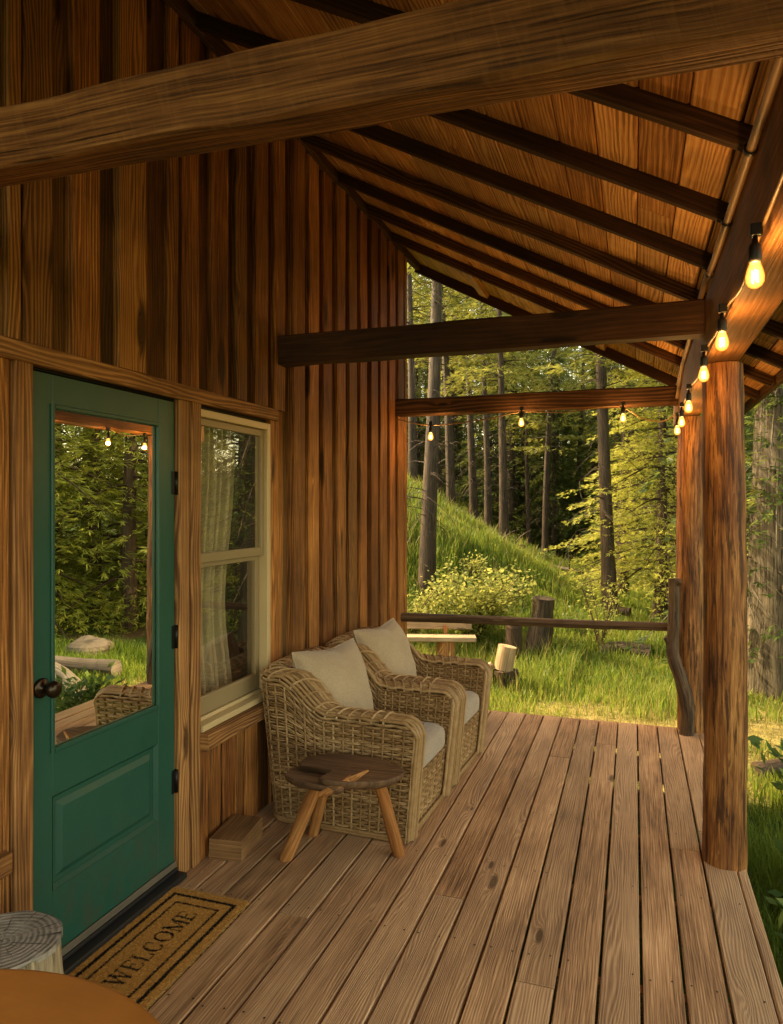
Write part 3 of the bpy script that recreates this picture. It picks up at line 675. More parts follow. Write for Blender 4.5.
    # binding wraps over the arms
    for s in np.linspace(.07,.93,34):
        sa=np.array([s]); h=top(sa); po,no=U(sa,h,0); pi_,_=U(sa,h,ins)
        cc=np.linspace(-.05,1.05,12)[:,None]; arc=po*(1-cc)+pi_*cc; arc[:,2]=h+.014+.024*np.sin(PI*np.clip(cc[:,0],0,1)); arc[0,2]-=.02; arc[-1,2]-=.02
        cl=np.clip(rng.normal(.6,.2),0,1); tube(mb,arc,.0062,6,(.3,.1,1),(cl,cl,cl,1))
    # bottom band
    for dz in (.012,.024):
        pb,nb=U(np.linspace(0,1,120),np.full(120,dz),-.006); tube(mb,pb,.009,7,(0,0,1),(.4,.4,.4,1)); tube(mb,line((.362,-.335,dz),(.362,.335,dz),12),.009,7,(0,0,1),(.4,.4,.4,1))
    mb.build('woven_shell',m_wick,root)
    for sx in (-.31,.315):
        for sy in (-.29,.29):
            f=MB(); box(f,sx-.025,sx+.025,sy-.025,sy+.025,0,.024,.003,axis=2); f.build('foot',m_stool,root)
    # seat cushion
    mb=MB(); n=60; a=np.linspace(-PI/2,PI/2,30)[:,None]; b=np.linspace(-PI,PI,n+1)[None,:]
    sg=lambda v,e: np.sign(v)*np.abs(v)**e
    X=.325*sg(np.cos(a),.28)*sg(np.cos(b),.28)+.072; Y=.246*sg(np.cos(a),.28)*sg(np.sin(b),.28); Zc=.070*sg(np.sin(a)*np.ones_like(b),.45)+.358
    Zc=Zc+.016*np.maximum(0,np.sin(a))*(1-((X-.072)/.33)**2)*(1-(Y/.25)**2)+smooth_noise(30,n+1,6,9,.003)
    mb.add(np.stack([X,Y,Zc],-1).reshape(-1,3),grid_faces(30,n+1),None,None,True); mb.build('seat_cushion',m_seat,root)
    # back pillow
    PW=.252
    mb=MB(); n=49
    for sgn in (1,-1):
        u,v=np.meshgrid(np.linspace(-1,1,n),np.linspace(-1,1,n)); e=(1-np.abs(u)**2.6)*(1-np.abs(v)**2.6)
        th_=.098*np.maximum(e,0)**.55
        px=sgn*(th_*1.45+.0015)+smooth_noise(n,n,7,7,.006)*np.sqrt(np.maximum(e,0))
        crease=.012*np.exp(-((u-.12)/.16)**2)*np.maximum(0,v-.3); px-=sgn*crease*2
        yy=PW*u*(1-.055*(1-v**2)); zz=PW*v*(1-.06*(1-u**2)); zz-=.016*np.exp(-((u-.1)/.5)**2)*np.maximum(0,v)**3
        f=grid_faces(n,n); mb.add(np.stack([px,yy,zz],-1).reshape(-1,3),f if sgn>0 else f[:,::-1],None,None,True)
    edge=[]; q=np.linspace(-1,1,30)
    for u,v in [(q,-np.ones(30)),(np.ones(30),q),(-q,np.ones(30)),(-np.ones(30),-q)]:
        edge.append(np.stack([0*u,PW*u*(1-.055*(1-v**2)),PW*v*(1-.06*(1-u**2))-.016*np.exp(-((u-.1)/.5)**2)*np.maximum(0,v)**3],1)[:-1])
    ed=np.vstack(edge); tube(mb,np.vstack([ed,ed[:1]]),.0035,6,(1,0.02,0))
    p=mb.build('back_pillow',m_linen,root)
    return root,p
ch,pil=make_chair()
CH_G='matching wicker armchairs against the cabin wall'
def copy_tree(o,parent=None):
    c=o.copy(); COL.objects.link(c); c.parent=parent
    for k in list(o.children): copy_tree(k,c)
    return c
ch2=copy_tree(ch)
ch.location=(-1.375,3.605,0); ch.rotation_euler=(0,0,math.radians(-2.5)); tag(ch,'woven wicker armchair with beige pillow, behind the three-legged stool','armchair',CH_G)
ch2.location=(-1.34,4.345,0); ch2.rotation_euler=(0,0,math.radians(-3.0)); tag(ch2,'woven wicker armchair with beige pillow, the farther one near the railing','armchair',CH_G)
for c,ry,rx,rz,loc in ((ch,-.30,.0,-.26,(-.165,-.045,.615)),(ch2,-.33,.02,-.14,(-.175,-.02,.615))):
    for k in c.children:
        if k.name.startswith('back_pillow'): k.rotation_euler=(rx,ry,rz); k.location=loc

# ------------------------------------------------------------------ stool
st_=empty('slab_stool',(-1.24,2.99,0)); tag(st_,'rustic three-legged stool of a split dark slab beside the nearer armchair','stool')
def offs(o): o.parent=st_; o.location=(1.24-1.24,0,0); o.location=(0,0,0); return o
mb=MB()
def slabtop(outline,z0,z1,col,tilt=0):
    o=np.array(outline,float); n=len(o); c=o.mean(0)
    rings=[(1.0,z1),(1.012,z1-.006),(1.0,(z0+z1)/2),(.90,z0),(.0,z0)]
    tops=[(.0,z1),(.55,z1),(.97,z1)]
    v=[]; uv=[]
    for sc,z in tops+rings:
        q=c+(o-c)*sc; zz=z+tilt*(q[:,0]-c[0])+rng.normal(0,.0006,n); v.append(np.column_stack([q,zz])); uv.append(np.column_stack([q[:,0],q[:,1]+ (1.0-min(sc,1))*.02])) 
    v=np.array(v); v=np.concatenate([v,v[:,:1]],1); uv=np.array(uv); uv=np.concatenate([uv,uv[:,:1]],1)
    mb.add(v.reshape(-1,3),grid_faces(len(v),n+1)[:,::-1],uv.reshape(-1,2)+3,col,True)
a=np.linspace(0,2*PI,40,endpoint=False)
out=[]
for q in a:
    r=1+.03*math.sin(3*q+1)+.02*math.sin(7*q); x=.245*math.cos(q)*r+.02; y=.165*math.sin(q)*r
    if x<-.06 and y<-.05: x,y=-.06-(x+.06)*.15,y+.02     # broken corner
    out.append((x,y))
slabtop(out,.398,.438,(.4,.3,.75,1))
out=[(-.05,-.165),(.02,-.175),(.06,-.16),(.04,-.10),(-.02,-.02),(-.10,.05),(-.22,.06),(-.265,-.02),(-.25,-.10),(-.17,-.15)]
slabtop(out,.378,.410,(.7,.3,.5,1),.02)
offs(mb.build('seat',m_stool))
mb=MB()  # torn orange splinter on the broken edge
for k in range(7):
    p0=np.array([-.045+.014*k,-.180+.004*k,.372+.006*k]); sweep(mb,[p0,p0+np.array([.05,.02,.028+.008*rng.uniform()]),p0+np.array([.10+.03*rng.uniform(),.05,.066+.012*rng.uniform()])],np.array([circ(5,.014),circ(5,.016),circ(5,.004)]),(0,0,1),None,False)
offs(mb.build('torn_edge',m_peg))
for a_,b_,r in (((-.10,-.075,.385),(-.275,-.045,.0),.030),((-.12,.10,.385),(-.262,.215,.0),.026),((.165,.0,.392),(.205,.16,.0),.029)):
    mb=MB(); log(mb,line(b_,a_,14),r*1.05,r*.92,14,(1,0,0),.06); offs(mb.build('leg',m_peg))

# ------------------------------------------------------------------ timber block, stump, table
mb=MB(); board(mb,(0,-.13,.049),(0,.13,.049),.16,.096,(0,0,1),.004,.002,.06,(.3,.2,.6,1)); o=mb.build('timber_block',m_block); o.location=(-1.785,2.965,0); o.rotation_euler=(0,0,math.radians(8)); tag(o,'short squared offcut of timber lying on the deck against the wall','wood block')

def endgrain():
    M=NT('end_grain'); tc=M.n('ShaderNodeTexCoord').outputs['Object']; sp=M.n('ShaderNodeSeparateXYZ'); M.l(tc,sp.inputs[0])
    x,y=sp.outputs[0],sp.outputs[1]
    r=M.math('SQRT',M.math('ADD',M.math('MULTIPLY',x,x),M.math('MULTIPLY',y,y)))
    an=M.math('ARCTAN2',y,x); wob=M.noise(tc,9,3,.6)
    ring=M.math('MULTIPLY_ADD',M.math('SINE',M.math('ADD',M.math('MULTIPLY',r,420.0),M.math('MULTIPLY',wob,10.0))),.5,.5)
    cr=M.noise(M.comb(M.math('MULTIPLY',M.math('SINE',an),5.0),M.math('MULTIPLY',M.math('COSINE',an),5.0),M.math('MULTIPLY',r,3.0)),1.6,4,.7)
    ck=M.math('SUBTRACT',1.0,M.step(cr,.36,.41)); n=M.noise(tc,14,5,.65)
    c=M.mix(ring,(.14,.12,.095),(.32,.28,.23)); c=M.mix(M.step(n,.35,.7),c,(.40,.36,.30)); c=M.mix(M.math('MULTIPLY',M.step(n,.62,.75),.6),c,(.10,.085,.07)); c=M.mix(M.math('MULTIPLY',ck,.85),c,(.035,.028,.02))
    h=M.math('MULTIPLY_ADD',ring,.4,M.math('MULTIPLY_ADD',ck,-2.0,n))
    return M.done(M.bsdf(c,.85,M.bump(h,.7,.006),.15).outputs[0])
m_end=endgrain()
stp=empty('log_stump',(-1.665,1.53,0)); tag(stp,'weathered grey cut stump with cracked top standing beside the green door','stump')
mb=MB(); n=16; z=np.linspace(0,.40,n); log(mb,np.stack([0*z,0*z,z],1),.185,.150,36,(1,0,0),.05,None,False); mb.build('trunk',m_stumpside,stp)
mb=MB(); ra=np.array([0,.3,.6,.85,1.0,1.0]); a=np.linspace(0,2*PI,49); rr=.149*(1+.03*np.sin(a*3)+.02*np.sin(a*7+1)); rr[-1]=rr[0]
X=ra[:,None]*np.cos(a)*rr; Y=ra[:,None]*np.sin(a)*rr; Z=np.full_like(X,.408)+smooth_noise(6,49,6,9,.002); Z[:,-1]=Z[:,0]; Z[-1]-=.02
mb.add(np.stack([X,Y,Z],-1).reshape(-1,3),grid_faces(6,49),None,None,False); mb.build('cut_top',m_end,stp)

tb=empty('round_table',(-1.0,.60,0)); tag(tb,'smooth round orange-brown wooden table cut off by the lower left corner','table')
mb=MB(); lathe(mb,[(0,.722),(.3,.722),(.488,.722),(.496,.720),(.500,.714),(.500,.700),(.496,.693),(.49,.690),(0,.690)],(0,0,0),(0,0,1),96)
uvfix=mb.v[-1][:,:2]; mb.uv[-1]=uvfix+5; mb.build('tabletop',m_table,tb)
for q in (45,135,225,315):
    mb=MB(); c,s_=math.cos(math.radians(q)),math.sin(math.radians(q)); log(mb,line((.40*c,.40*s_,0),(.32*c,.32*s_,.69),6),.022,.03,12,(1,0,0),.0); mb.build('leg',m_table,tb)
mb=MB(); lathe(mb,[(.33,.63),(.345,.63),(.345,.69),(.33,.69)],(0,0,0),(0,0,1),48); mb.build('apron',m_table,tb)

# ------------------------------------------------------------------ door mat
mat=empty('door_mat',(-1.665,2.185,0)); tag(mat,'coir doormat reading WELCOME in black letters inside a black double border','doormat')
MW,ML=.36,.74
def glyph_segments():
    """letters in a unit box (0..w, 0..1): thick / thin strokes and serifs"""
    T,t=.15,.085
    G={}
    sf=lambda x,y,w=.14:[(x-w,y,x+w,y,.07)]
    G['W']=(1.25,[(.12,1,.38,0,T),(.38,0,.62,1,t),(.62,1,.88,0,T),(.88,0,1.13,1,t)]+sf(.12,1)+sf(.62,1)+sf(1.13,1,.11))
    G['E']=(.80,[(.16,0,.16,1,T),(.05,1,.68,1,.04),(.16,.52,.52,.52,.04),(.05,0,.70,0,.04),(.68,1,.68,.80,.045),(.70,0,.72,.22,.045),(.52,.62,.52,.42,.04)])
    G['L']=(.75,[(.16,0,.16,1,T),(.05,0,.66,0,.04),(.66,0,.69,.25,.05)]+sf(.16,1))
    def arc(cx,cy,rx,ry,a0,a1,n=18):
        out=[]; 
        for i in range(n):
            p,q=math.radians(a0+(a1-a0)*i/n),math.radians(a0+(a1-a0)*(i+1)/n)
            w=.075+.08*abs(math.cos((p+q)/2))**1.5
            out.append((cx+rx*math.cos(p),cy+ry*math.sin(p),cx+rx*math.cos(q),cy+ry*math.sin(q),w))
        return out
    G['C']=(.90,arc(.47,.5,.38,.50,50,315)+[(.74,.90,.74,.68,.05)])
    G['O']=(1.0,arc(.5,.5,.42,.50,0,360,24))
    G['M']=(1.2,[(.16,0,.16,1,t),(.16,1,.58,.08,T),(.58,.08,1.0,1,t),(1.0,0,1.0,1,T)]+sf(.16,0)+sf(1.0,0)+sf(.12,1,.1)+sf(1.04,1,.1))
    return G
GL=glyph_segments()
def ink(px,py):
    """px along reading direction (m, 0 = centre), py up the letters (m)"""
    m=np.zeros(px.shape,bool)
    tot=sum(GL[c][0] for c in 'WELCOME')+6*.10; hgt=.072; sx=.455/tot
    cx=-.222-.0
    for ch_ in 'WELCOME':
        w,segs=GL[ch_]
        for x0,y0,x1,y1,th_ in segs:
            ax,ay,bx,by=cx+x0*sx,(y0-.5)*hgt,cx+x1*sx,(y1-.5)*hgt
            dx,dy=bx-ax,by-ay; L2=dx*dx+dy*dy+1e-12
            t=np.clip(((px-ax)*dx+(py-ay)*dy)/L2,0,1)
            m|=np.hypot(px-ax-t*dx,py-ay-t*dy)<np.maximum(th_,.075)*.5*hgt
        cx+=(w+.10)*sx
    def band(hx,hy,w): 
        o=(np.abs(px)<hx)&(np.abs(py)<hy); i=(np.abs(px)<hx-w)&(np.abs(py)<hy-w); return o&~i
    m|=band(ML/2-.034,MW/2-.030,.016); m|=band(ML/2-.088,MW/2-.078,.010)
    return m
def coircol(px,py,n):
    k=ink(px+rng.normal(0,.0012,n),py+rng.normal(0,.0012,n)); base=np.array((.47,.235,.055))*np.exp(rng.normal(0,.28,(n,1)))
    return np.where(k[:,None],np.array((.013,.010,.008))*np.exp(rng.normal(0,.3,(n,1))),base)
mb=MB(); nx,ny=91,185; gx_=np.linspace(-MW/2,MW/2,nx); gy_=np.linspace(-ML/2,ML/2,ny); A,B=np.meshgrid(gx_,gy_)
cc=coircol(B.ravel(),-A.ravel(),A.size); Z=.010+rng.normal(0,.0009,A.shape)
mb.add(np.stack([A,B,Z],-1).reshape(-1,3),grid_faces(ny,nx),None,cc,True)
e=np.array([(-MW/2,-ML/2),(MW/2,-ML/2),(MW/2,ML/2),(-MW/2,ML/2)])
v=np.array([(x,y,z) for x,y in e for z in (.0005,.010)]); mb.add(v,np.array([(0,2,3,1),(2,4,5,3),(4,6,7,5),(6,0,1,7)]),None,(.3,.16,.05,1))
n=52000; px=rng.uniform(-ML/2,ML/2,n); py=rng.uniform(-MW/2,MW/2,n); c4=np.hstack([coircol(px,py,n),np.ones((n,1))])
dr=np.stack([rng.normal(0,.8,n),rng.normal(0,.8,n),rng.uniform(.3,1.0,n)],1); pos=np.stack([-py,px,np.full(n,.009)],1)
inkd=ink(px,py); ln=np.where(inkd,.006,.0065)*rng.uniform(.6,1.4,n)
leafquads(mb,pos,dr,rng.normal(size=(n,3)),ln,np.full(n,.0011),c4)
n=5000; side=rng.integers(0,4,n); tt=rng.uniform(-1,1,n)   # frayed edge
px=np.where(side<2,tt*ML/2,np.where(side==2,ML/2,-ML/2)); py=np.where(side<2,np.where(side==0,MW/2,-MW/2),tt*MW/2)
ou=np.stack([-np.where(side<2,np.sign(py),0),np.where(side>=2,np.sign(px),0),np.zeros(n)],1).astype(float)
dr=ou+rng.normal(0,.5,(n,3))*np.array((1,1,.35)); pos=np.stack([-py,px,rng.uniform(.002,.011,n)],1); c4=np.hstack([np.array((.42,.23,.07))*np.exp(rng.normal(0,.25,(n,1))),np.ones((n,1))])
leafquads(mb,pos,dr,rng.normal(size=(n,3)),rng.uniform(.006,.016,n),np.full(n,.0012),c4)
mb.build('coir_pile',m_coir,mat)

# ------------------------------------------------------------------ railing
rail=empty('pole_railing'); tag(rail,'dark rustic pole railing with a gnarled branch post at the deck end','railing')
mb=MB(); log(mb,curve([(-1.89,5.70,.685),(-1.2,5.69,.70),(-.4,5.66,.712),(.31,5.585,.738)],40),.038,.031,14,(0,0,1),.06); mb.build('rail',m_pole,rail)
mb=MB(); log(mb,curve([(.350,5.465,-.02),(.355,5.465,.15),(.335,5.465,.32),(.285,5.475,.48),(.258,5.49,.60),(.270,5.50,.75),(.275,5.50,.95),(.268,5.50,1.10)],44),.052,.038,16,(1,0,0),.10)
log(mb,line((.262,5.49,.60),(.210,5.47,.68),6),.03,.016,9,(1,0,0),.1); log(mb,line((.275,5.50,1.05),(.31,5.47,1.085),5),.03,.02,9,(1,0,0),.08)
mb.build('branch_post',m_branch,rail)

# ------------------------------------------------------------------ yard things
def place(o,x,y,rz=0,dz=0): o.location=(x,y,gz(x,y)+dz); o.rotation_euler=(0,0,rz); return o
be=empty('plank_bench'); place(be,-2.72,9.35,math.radians(16)); tag(be,'small plank bench with an orange log leg behind the railing','bench')
bz=-be.location[2]
mb=MB(); board(mb,(-.75,.12,bz+.0),(.66,.12,bz+.0),.035,.155,(0,0,1),.006,.004); mb.build('backrest',m_bench,be)
mb=MB(); board(mb,(-.75,-.08,bz-.165),(.70,-.08,bz-.165),.27,.06,(0,0,1),.008,.004); mb.build('seat',m_bench,be)
for x in (-.45,.30):
    mb=MB(); log(mb,line((x,-.06,-.05),(x,-.06,bz-.196),8),.14,.125,18,(1,0,0),.05); mb.build('leg',m_peg,be)
    mb=MB(); board(mb,(x,.09,0),(x,.11,bz-.02),.06,.05,(1,0,0),.004); mb.build('brace',m_peg,be)
for i,(x,y,r,hh,lab) in enumerate(((-2.50,9.05,.085,.30,'small cut log round leaning by the leg of the plank bench'),(-2.28,9.1,.09,.32,'upright cut log round just right of the plank bench leg'))):
    mb=MB(); log(mb,line((0,0,-.03),(.02,0,hh),6),r,r*.95,18,(1,0,0),.05); place(tag(mb.build('log_round',m_pale),lab,'log'),x,y)
mb=MB(); log(mb,line((0,0,-.1),(.01,0,.60),10),.125,.115,20,(1,0,0),.05); log(mb,line((.01,0,.60),(.01,0,.645),3),.118,.11,20,(1,0,0),.02,(.1,.1,.9,1))
place(tag(mb.build('fence_post',m_pole),'short round log post with a flat sawn top behind the railing','post'),-1.66,10.35)
mb=MB(); log(mb,curve([(0,0,-.15),(.0,0,.15),(.05,.02,.5),(.10,.0,.95)],14),.215,.16,24,(1,0,0),.12,flare=.35); place(tag(mb.build('tree_stump',m_bark),'broad dark barked tree stump right of the short log post','stump'),-1.38,10.85)
mb=MB(); log(mb,line((0,0,-.1),(0,0,.27),8),.165,.15,20,(1,0,0),.12,flare=.2)
for q in range(7): 
    a=q*.9; board(mb,(.15*math.cos(a),.15*math.sin(a),-.02),(.175*math.cos(a),.175*math.sin(a),.18+.05*(q%3)),.07,.03,(math.cos(a),math.sin(a),0),.004)
place(tag(mb.build('chopping_stump',m_pole),'low split stump carrying a pale cut log near the deck end','stump'),-1.50,8.78); csz=gz(-1.50,8.78)
mb=MB(); log(mb,line((-.03,0,0),(.02,.02,.29),7),.118,.115,20,(1,0,0),.04,(.2,.2,.95,1)); o=mb.build('cut_log',m_pale); o.location=(-1.50,8.78,csz+.272); tag(o,'pale freshly cut log set on the low split stump','log')
mb=MB(); log(mb,line((-.25,0,.05),(.12,.05,.33),7),.05,.045,12,(0,1,0),.08); o=place(mb.build('split_log',m_pale),-1.78,8.70); tag(o,'thin split log leaning to the left of the low stump','log')
mb=MB(); log(mb,curve([(-.35,0,.05),(0,.04,.12),(.4,-.02,.10)],10),.17,.13,16,(0,0,1),.2); place(tag(mb.build('dark_log',m_bark),'dark rotting log lying in the grass by the reddish shrub','log'),-.15,11.6)
mb=MB(); log(mb,curve([(-.3,0,.03),(0,.03,.07),(.35,-.03,.06)],10),.085,.07,16,(0,0,1),.15); place(tag(mb.build('fallen_log',m_bark),'short dark log on the grass right of the front porch post','log'),1.22,6.45,.3)
# logs and rocks to the right of the porch, seen mirrored in the door glass
mb=MB(); log(mb,curve([(-1.1,0,.15),(0,.05,.2),(1.2,-.05,.17)],12),.17,.13,16,(0,0,1),.1); place(tag(mb.build('log',m_grey),'long weathered grey log mirrored low in the door glass','log'),2.75,6.6,.5)
mb=MB(); log(mb,curve([(-.9,0,.12),(0,.05,.16),(1.0,-.05,.3)],12),.12,.08,14,(0,0,1),.1); place(tag(mb.build('log',m_grey),'thinner raised grey log mirrored above the long one in the door glass','log'),3.3,7.3,-.2)
for i,(x,y,sx,lab) in enumerate(((3.9,8.6,.36,'large pale boulder mirrored in the door glass'),(4.8,8.3,.28,'smaller pale boulder mirrored right of the large one'))):
    mb=MB(); n=14; m_=24; a=np.linspace(-PI/2,PI/2,n)[:,None]; b=np.linspace(0,2*PI,m_+1)[None,:]; r=sx*(1+smooth_noise(n,m_+1,5,6,.22,True)); r[:,-1]=r[:,0]; r[0]=r[0,0]; r[-1]=r[-1,0]
    mb.add(np.stack([r*np.cos(a)*np.cos(b)*1.3,r*np.cos(a)*np.sin(b),r*np.sin(a)*.6+.1+0*b],-1).reshape(-1,3),grid_faces(n,m_+1),None,None,False); place(tag(mb.build('boulder',m_rock),lab,'rock'),x,y)

# ------------------------------------------------------------------ plants
def shrub(name,nst,hgt,spread,nleaf,ll,mat,stem_mat,lw=.55,up=.5):
    root=empty(name); st2=MB(); lf=MB(); P=[];D=[]
    for i in range(nst):
        a=rng.uniform(0,2*PI); h=hgt*rng.uniform(.55,1); sp=spread*rng.uniform(.3,1)
        pts=[(0,0,-.05),(sp*.35*math.cos(a),sp*.35*math.sin(a),h*.45),(sp*math.cos(a+.2),sp*math.sin(a+.2),h)]
        c=curve(pts,9); tube(st2,c,np.linspace(.011,.003,9),5,(.3,.2,.1)); 
        k=int(nleaf/nst); t=rng.uniform(.2,1,k)**.7; idx=np.minimum((t*8).astype(int),7); f=(t*8-idx)[:,None]; q=c[idx]*(1-f)+c[idx+1]*f
        q=q+rng.normal(0,.05+.06*spread,(k,3))*np.array((1,1,.7)); P.append(q); d=rng.normal(0,1,(k,3)); d[:,2]=np.abs(d[:,2])*up; D.append(d+np.array((math.cos(a),math.sin(a),0))*.4)
    P=np.vstack(P);D=np.vstack(D);n=len(P); L=ll*rng.uniform(.6,1.3,n)
    leafquads(lf,P,D,rng.normal(0,.6,(n,3))+np.array((0,0,1)),L,L*lw,rcol(n)); 
    st2.build('stems',stem_mat,root); lf.build('leaves',mat,root); return root
o=shrub('leafy_bush',46,1.30,1.0,5200,.075,m_bush,m_branch); place(o,-2.42,11.1); tag(o,'sunlit yellow-green leafy bush growing behind the plank bench','bush')
o=shrub('leafy_bush',26,1.0,.7,2200,.07,m_bush,m_branch); place(o,-3.35,10.6); tag(o,'smaller green bush half hidden by the cabin corner','bush')
o=shrub('twiggy_shrub',13,1.25,.42,330,.055,m_bush,m_pole); place(o,-.50,11.6); tag(o,'thin twiggy shrub with sparse leaves at the foot of the hill','shrub')
for i,(x,y,s_,lab) in enumerate(((1.02,4.3,.55,'low leafy plant in the grass right behind the front post'),(.98,3.35,.5,'broad-leaved plant beside the near right deck edge'),(1.25,5.5,.6,'tall weed clump in the grass beyond the front post'),(.95,2.7,.45,'leafy weed at the lower right picture edge'))):
    o=shrub('weed_plant',16,s_,.38,620,.10,m_weed,m_weed,.45,.8); place(o,x,y); tag(o,lab,'plant')

spots=[(-2.9,13.2),(-.3,13.3),(-3.2,18.6),(-.8,19.5),(-2.6,22.5),(-.9,12.6),(-1.5,26.0),(.8,12.4)]
for i,(x,y) in enumerate(spots):
    o=shrub('undergrowth_bush',9+i%5,.32+.2*rng.uniform(),.4,300,.08,m_weed if i%3 else m_bush,m_branch,.4,.6); place(o,x,y); tag(o,'low scrubby bush among the grass of the hillside','bush','low bushes dotted over the hillside')
for i,(x,y,rz,L_) in enumerate(((-1.2,17.8,.4,1.5),(-2.2,21.0,-.5,2.0),(-.6,15.6,2.6,1.2),(-3.0,17.2,.9,1.3))):
    mb=MB(); log(mb,curve([(-L_/2,0,.08),(0,.08,.13),(L_/2,-.05,.07)],9),.085,.05,10,(0,0,1),.15)
    for k in range(4): tube(mb,curve([(-L_/3+k*L_/5,0,.1),(-L_/3+k*L_/5+.1,.15*(-1)**k,.35),(-L_/3+k*L_/5+.3,.3*(-1)**k,.5)],5),np.linspace(.02,.006,5),5,(.1,.2,1))
    o=place(mb.build('fallen_branch',m_bark),x,y,rz); tag(o,'fallen dead branch lying on the hillside grass','branch','dead branches on the hillside')
# --- conifers
def conifer(H,base,R,whorls,per,tw,ll,wd,droop=.35,shape=.9,matted=None,leaf=None,seed=0,dead=0,r0=.16,lean=0,gap=.25,trunk_m=None,twig_r=.35):
    global rng
    keep=rng; rng=np.random.default_rng(seed)
    tr=MB(); z=np.linspace(-.4,H,26); bend=lean*(np.maximum(z,0)/H)**1.3; path=np.stack([bend+.03*np.sin(z*.5+seed),.04*np.sin(z*.43+2*seed),z],1)
    log(tr,path,r0,r0*.12,14,(1,0,0),.06,None,False,flare=.35)
    def tx(zz): return np.interp(zz,z,path[:,0]),np.interp(zz,z,path[:,1])
    lf=MB(); P=[];D=[];L=[];NN=[]
    for i in range(whorls):
        f=(i+.5*rng.uniform())/whorls; zz=base+(H*.985-base)*f; 
        if rng.uniform()<gap*.4: continue
        Lb=R*((1-f)**shape+.05)*rng.uniform(.75,1.12)
        for j in range(per):
            if rng.uniform()<gap: continue
            a=rng.uniform(0,2*PI); lb=Lb*rng.uniform(.6,1.1); ox,oy=tx(zz); s=np.linspace(0,1,6)
            dz=(.25*s-droop*1.6*s**1.6+.15*s**3)*lb
            br=np.stack([ox+np.cos(a)*lb*s,oy+np.sin(a)*lb*s,zz+dz],1)
            if j%3==0: tube(tr,br,np.linspace(.014+.008*lb,.003,6),3,(.1,.2,1),None,False)
            k=max(6,int(tw*lb/R*1.4)+3); t=rng.uniform(.12,1,k)**.8; q=np.stack([np.interp(t,s,br[:,c]) for c in range(3)],1)
            sd=np.where(rng.uniform(size=k)<.5,-1,1)[:,None]; ax=np.array((math.cos(a),math.sin(a),0)); pp=np.array((-math.sin(a),math.cos(a),0))
            off_=rng.uniform(0,1,k)[:,None]*twig_r*lb*(1-t[:,None]*.75)
            q=q+sd*pp*off_+ax*off_*.6; q[:,2]-=off_[:,0]*rng.uniform(.1,.5,k)+rng.uniform(0,.05,k)
            P.append(q); D.append(ax*.9+sd*pp*rng.uniform(.2,.9,(k,1))+np.array((0,0,-.35))*rng.uniform(0,1.6,(k,1))+rng.normal(0,.15,(k,3))); L.append(ll*rng.uniform(.6,1.35,k)); NN.append(rng.normal(0,.45,(k,3))+np.array((0,0,1)))
    P=np.vstack(P);D=np.vstack(D);L=np.concatenate(L);NN=np.vstack(NN);n=len(P); D=unit(D)
    # each spray: three narrow blades
    for ang,sc in ((0,1),(.55,.75),(-.55,.75)):
        sdv=unit(np.cross(D,NN)); d2=D*math.cos(ang)+sdv*math.sin(ang)
        leafquads(lf,P+D*(L*.1)[:,None],d2,NN,L*sc,np.full(n,wd)*rng.uniform(.7,1.3,n),rcol(n))
    for i in range(dead):
        zz=rng.uniform(1.2,base+1.5); a=rng.uniform(0,2*PI); lb=rng.uniform(.3,1.3); ox,oy=tx(zz)
        c=curve([(ox,oy,zz),(ox+lb*.5*math.cos(a),oy+lb*.5*math.sin(a),zz+.05*lb),(ox+lb*.8*math.cos(a+.5),oy+lb*.8*math.sin(a+.5),zz-.3*lb),(ox+lb*.9*math.cos(a+.7),oy+lb*.9*math.sin(a+.7),zz-.8*lb*rng.uniform())],9); tube(tr,c,np.linspace(.010,.002,9),4,(.1,.2,1),None,False)
    t=tr.build('trunk',trunk_m or m_bark); c=lf.build('crown',leaf); rng=keep
    return t,c
def tree_obj(name,proto,x,y,sc,rz,label,group=None,cat='tree',used=set(),rx=0):
    root=empty(name,(x,y,gz(x,y)),rz); root.scale=(sc,sc,sc); root.rotation_euler=(rx,0,rz)
    for o in proto:
        k=o if o.name not in used else o.copy()
        if k is not o: COL.objects.link(k)
        else: used.add(o.name)
        k.parent=root
    tag(root,label,cat,group); return root
m_fir2=leafmat('sun_brightened_fir_needles',(.06,.09,.015),(.20,.245,.036),(.42,.42,.07),.45)  # brightened fir needles, a sunlit look put into the leaf colour
firs2=[conifer(9,.4,1.9,44,9,30,.15,.020,.48,.85,leaf=m_fir2,seed=51+i,r0=.13,gap=.16) for i in range(2)]
firs=[conifer(9,.5,1.9,46,8,19,.22,.032,.50,.85,leaf=m_fir,seed=11+i,r0=.13,gap=.16) for i in range(3)]
pines=[conifer(17,7.0-i*.8,2.1,34,7,15,.30,.05,.25,.6,leaf=m_pine,seed=31+i,dead=60,r0=.17,lean=(.7,-.5,1.3)[i],gap=.28) for i in range(3)]
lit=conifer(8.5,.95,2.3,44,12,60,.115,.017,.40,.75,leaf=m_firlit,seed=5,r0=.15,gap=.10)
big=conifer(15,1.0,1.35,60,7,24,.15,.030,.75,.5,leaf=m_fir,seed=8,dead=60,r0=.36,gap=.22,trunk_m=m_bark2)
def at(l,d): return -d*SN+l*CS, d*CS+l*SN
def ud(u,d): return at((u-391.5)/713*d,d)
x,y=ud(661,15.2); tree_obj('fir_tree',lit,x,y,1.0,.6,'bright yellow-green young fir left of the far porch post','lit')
COL.objects  # noqa
x,y=ud(776,8.9); tree_obj('fir_tree',big,x,y,1.0,2.2,'big mossy trunked fir standing right of the front post')
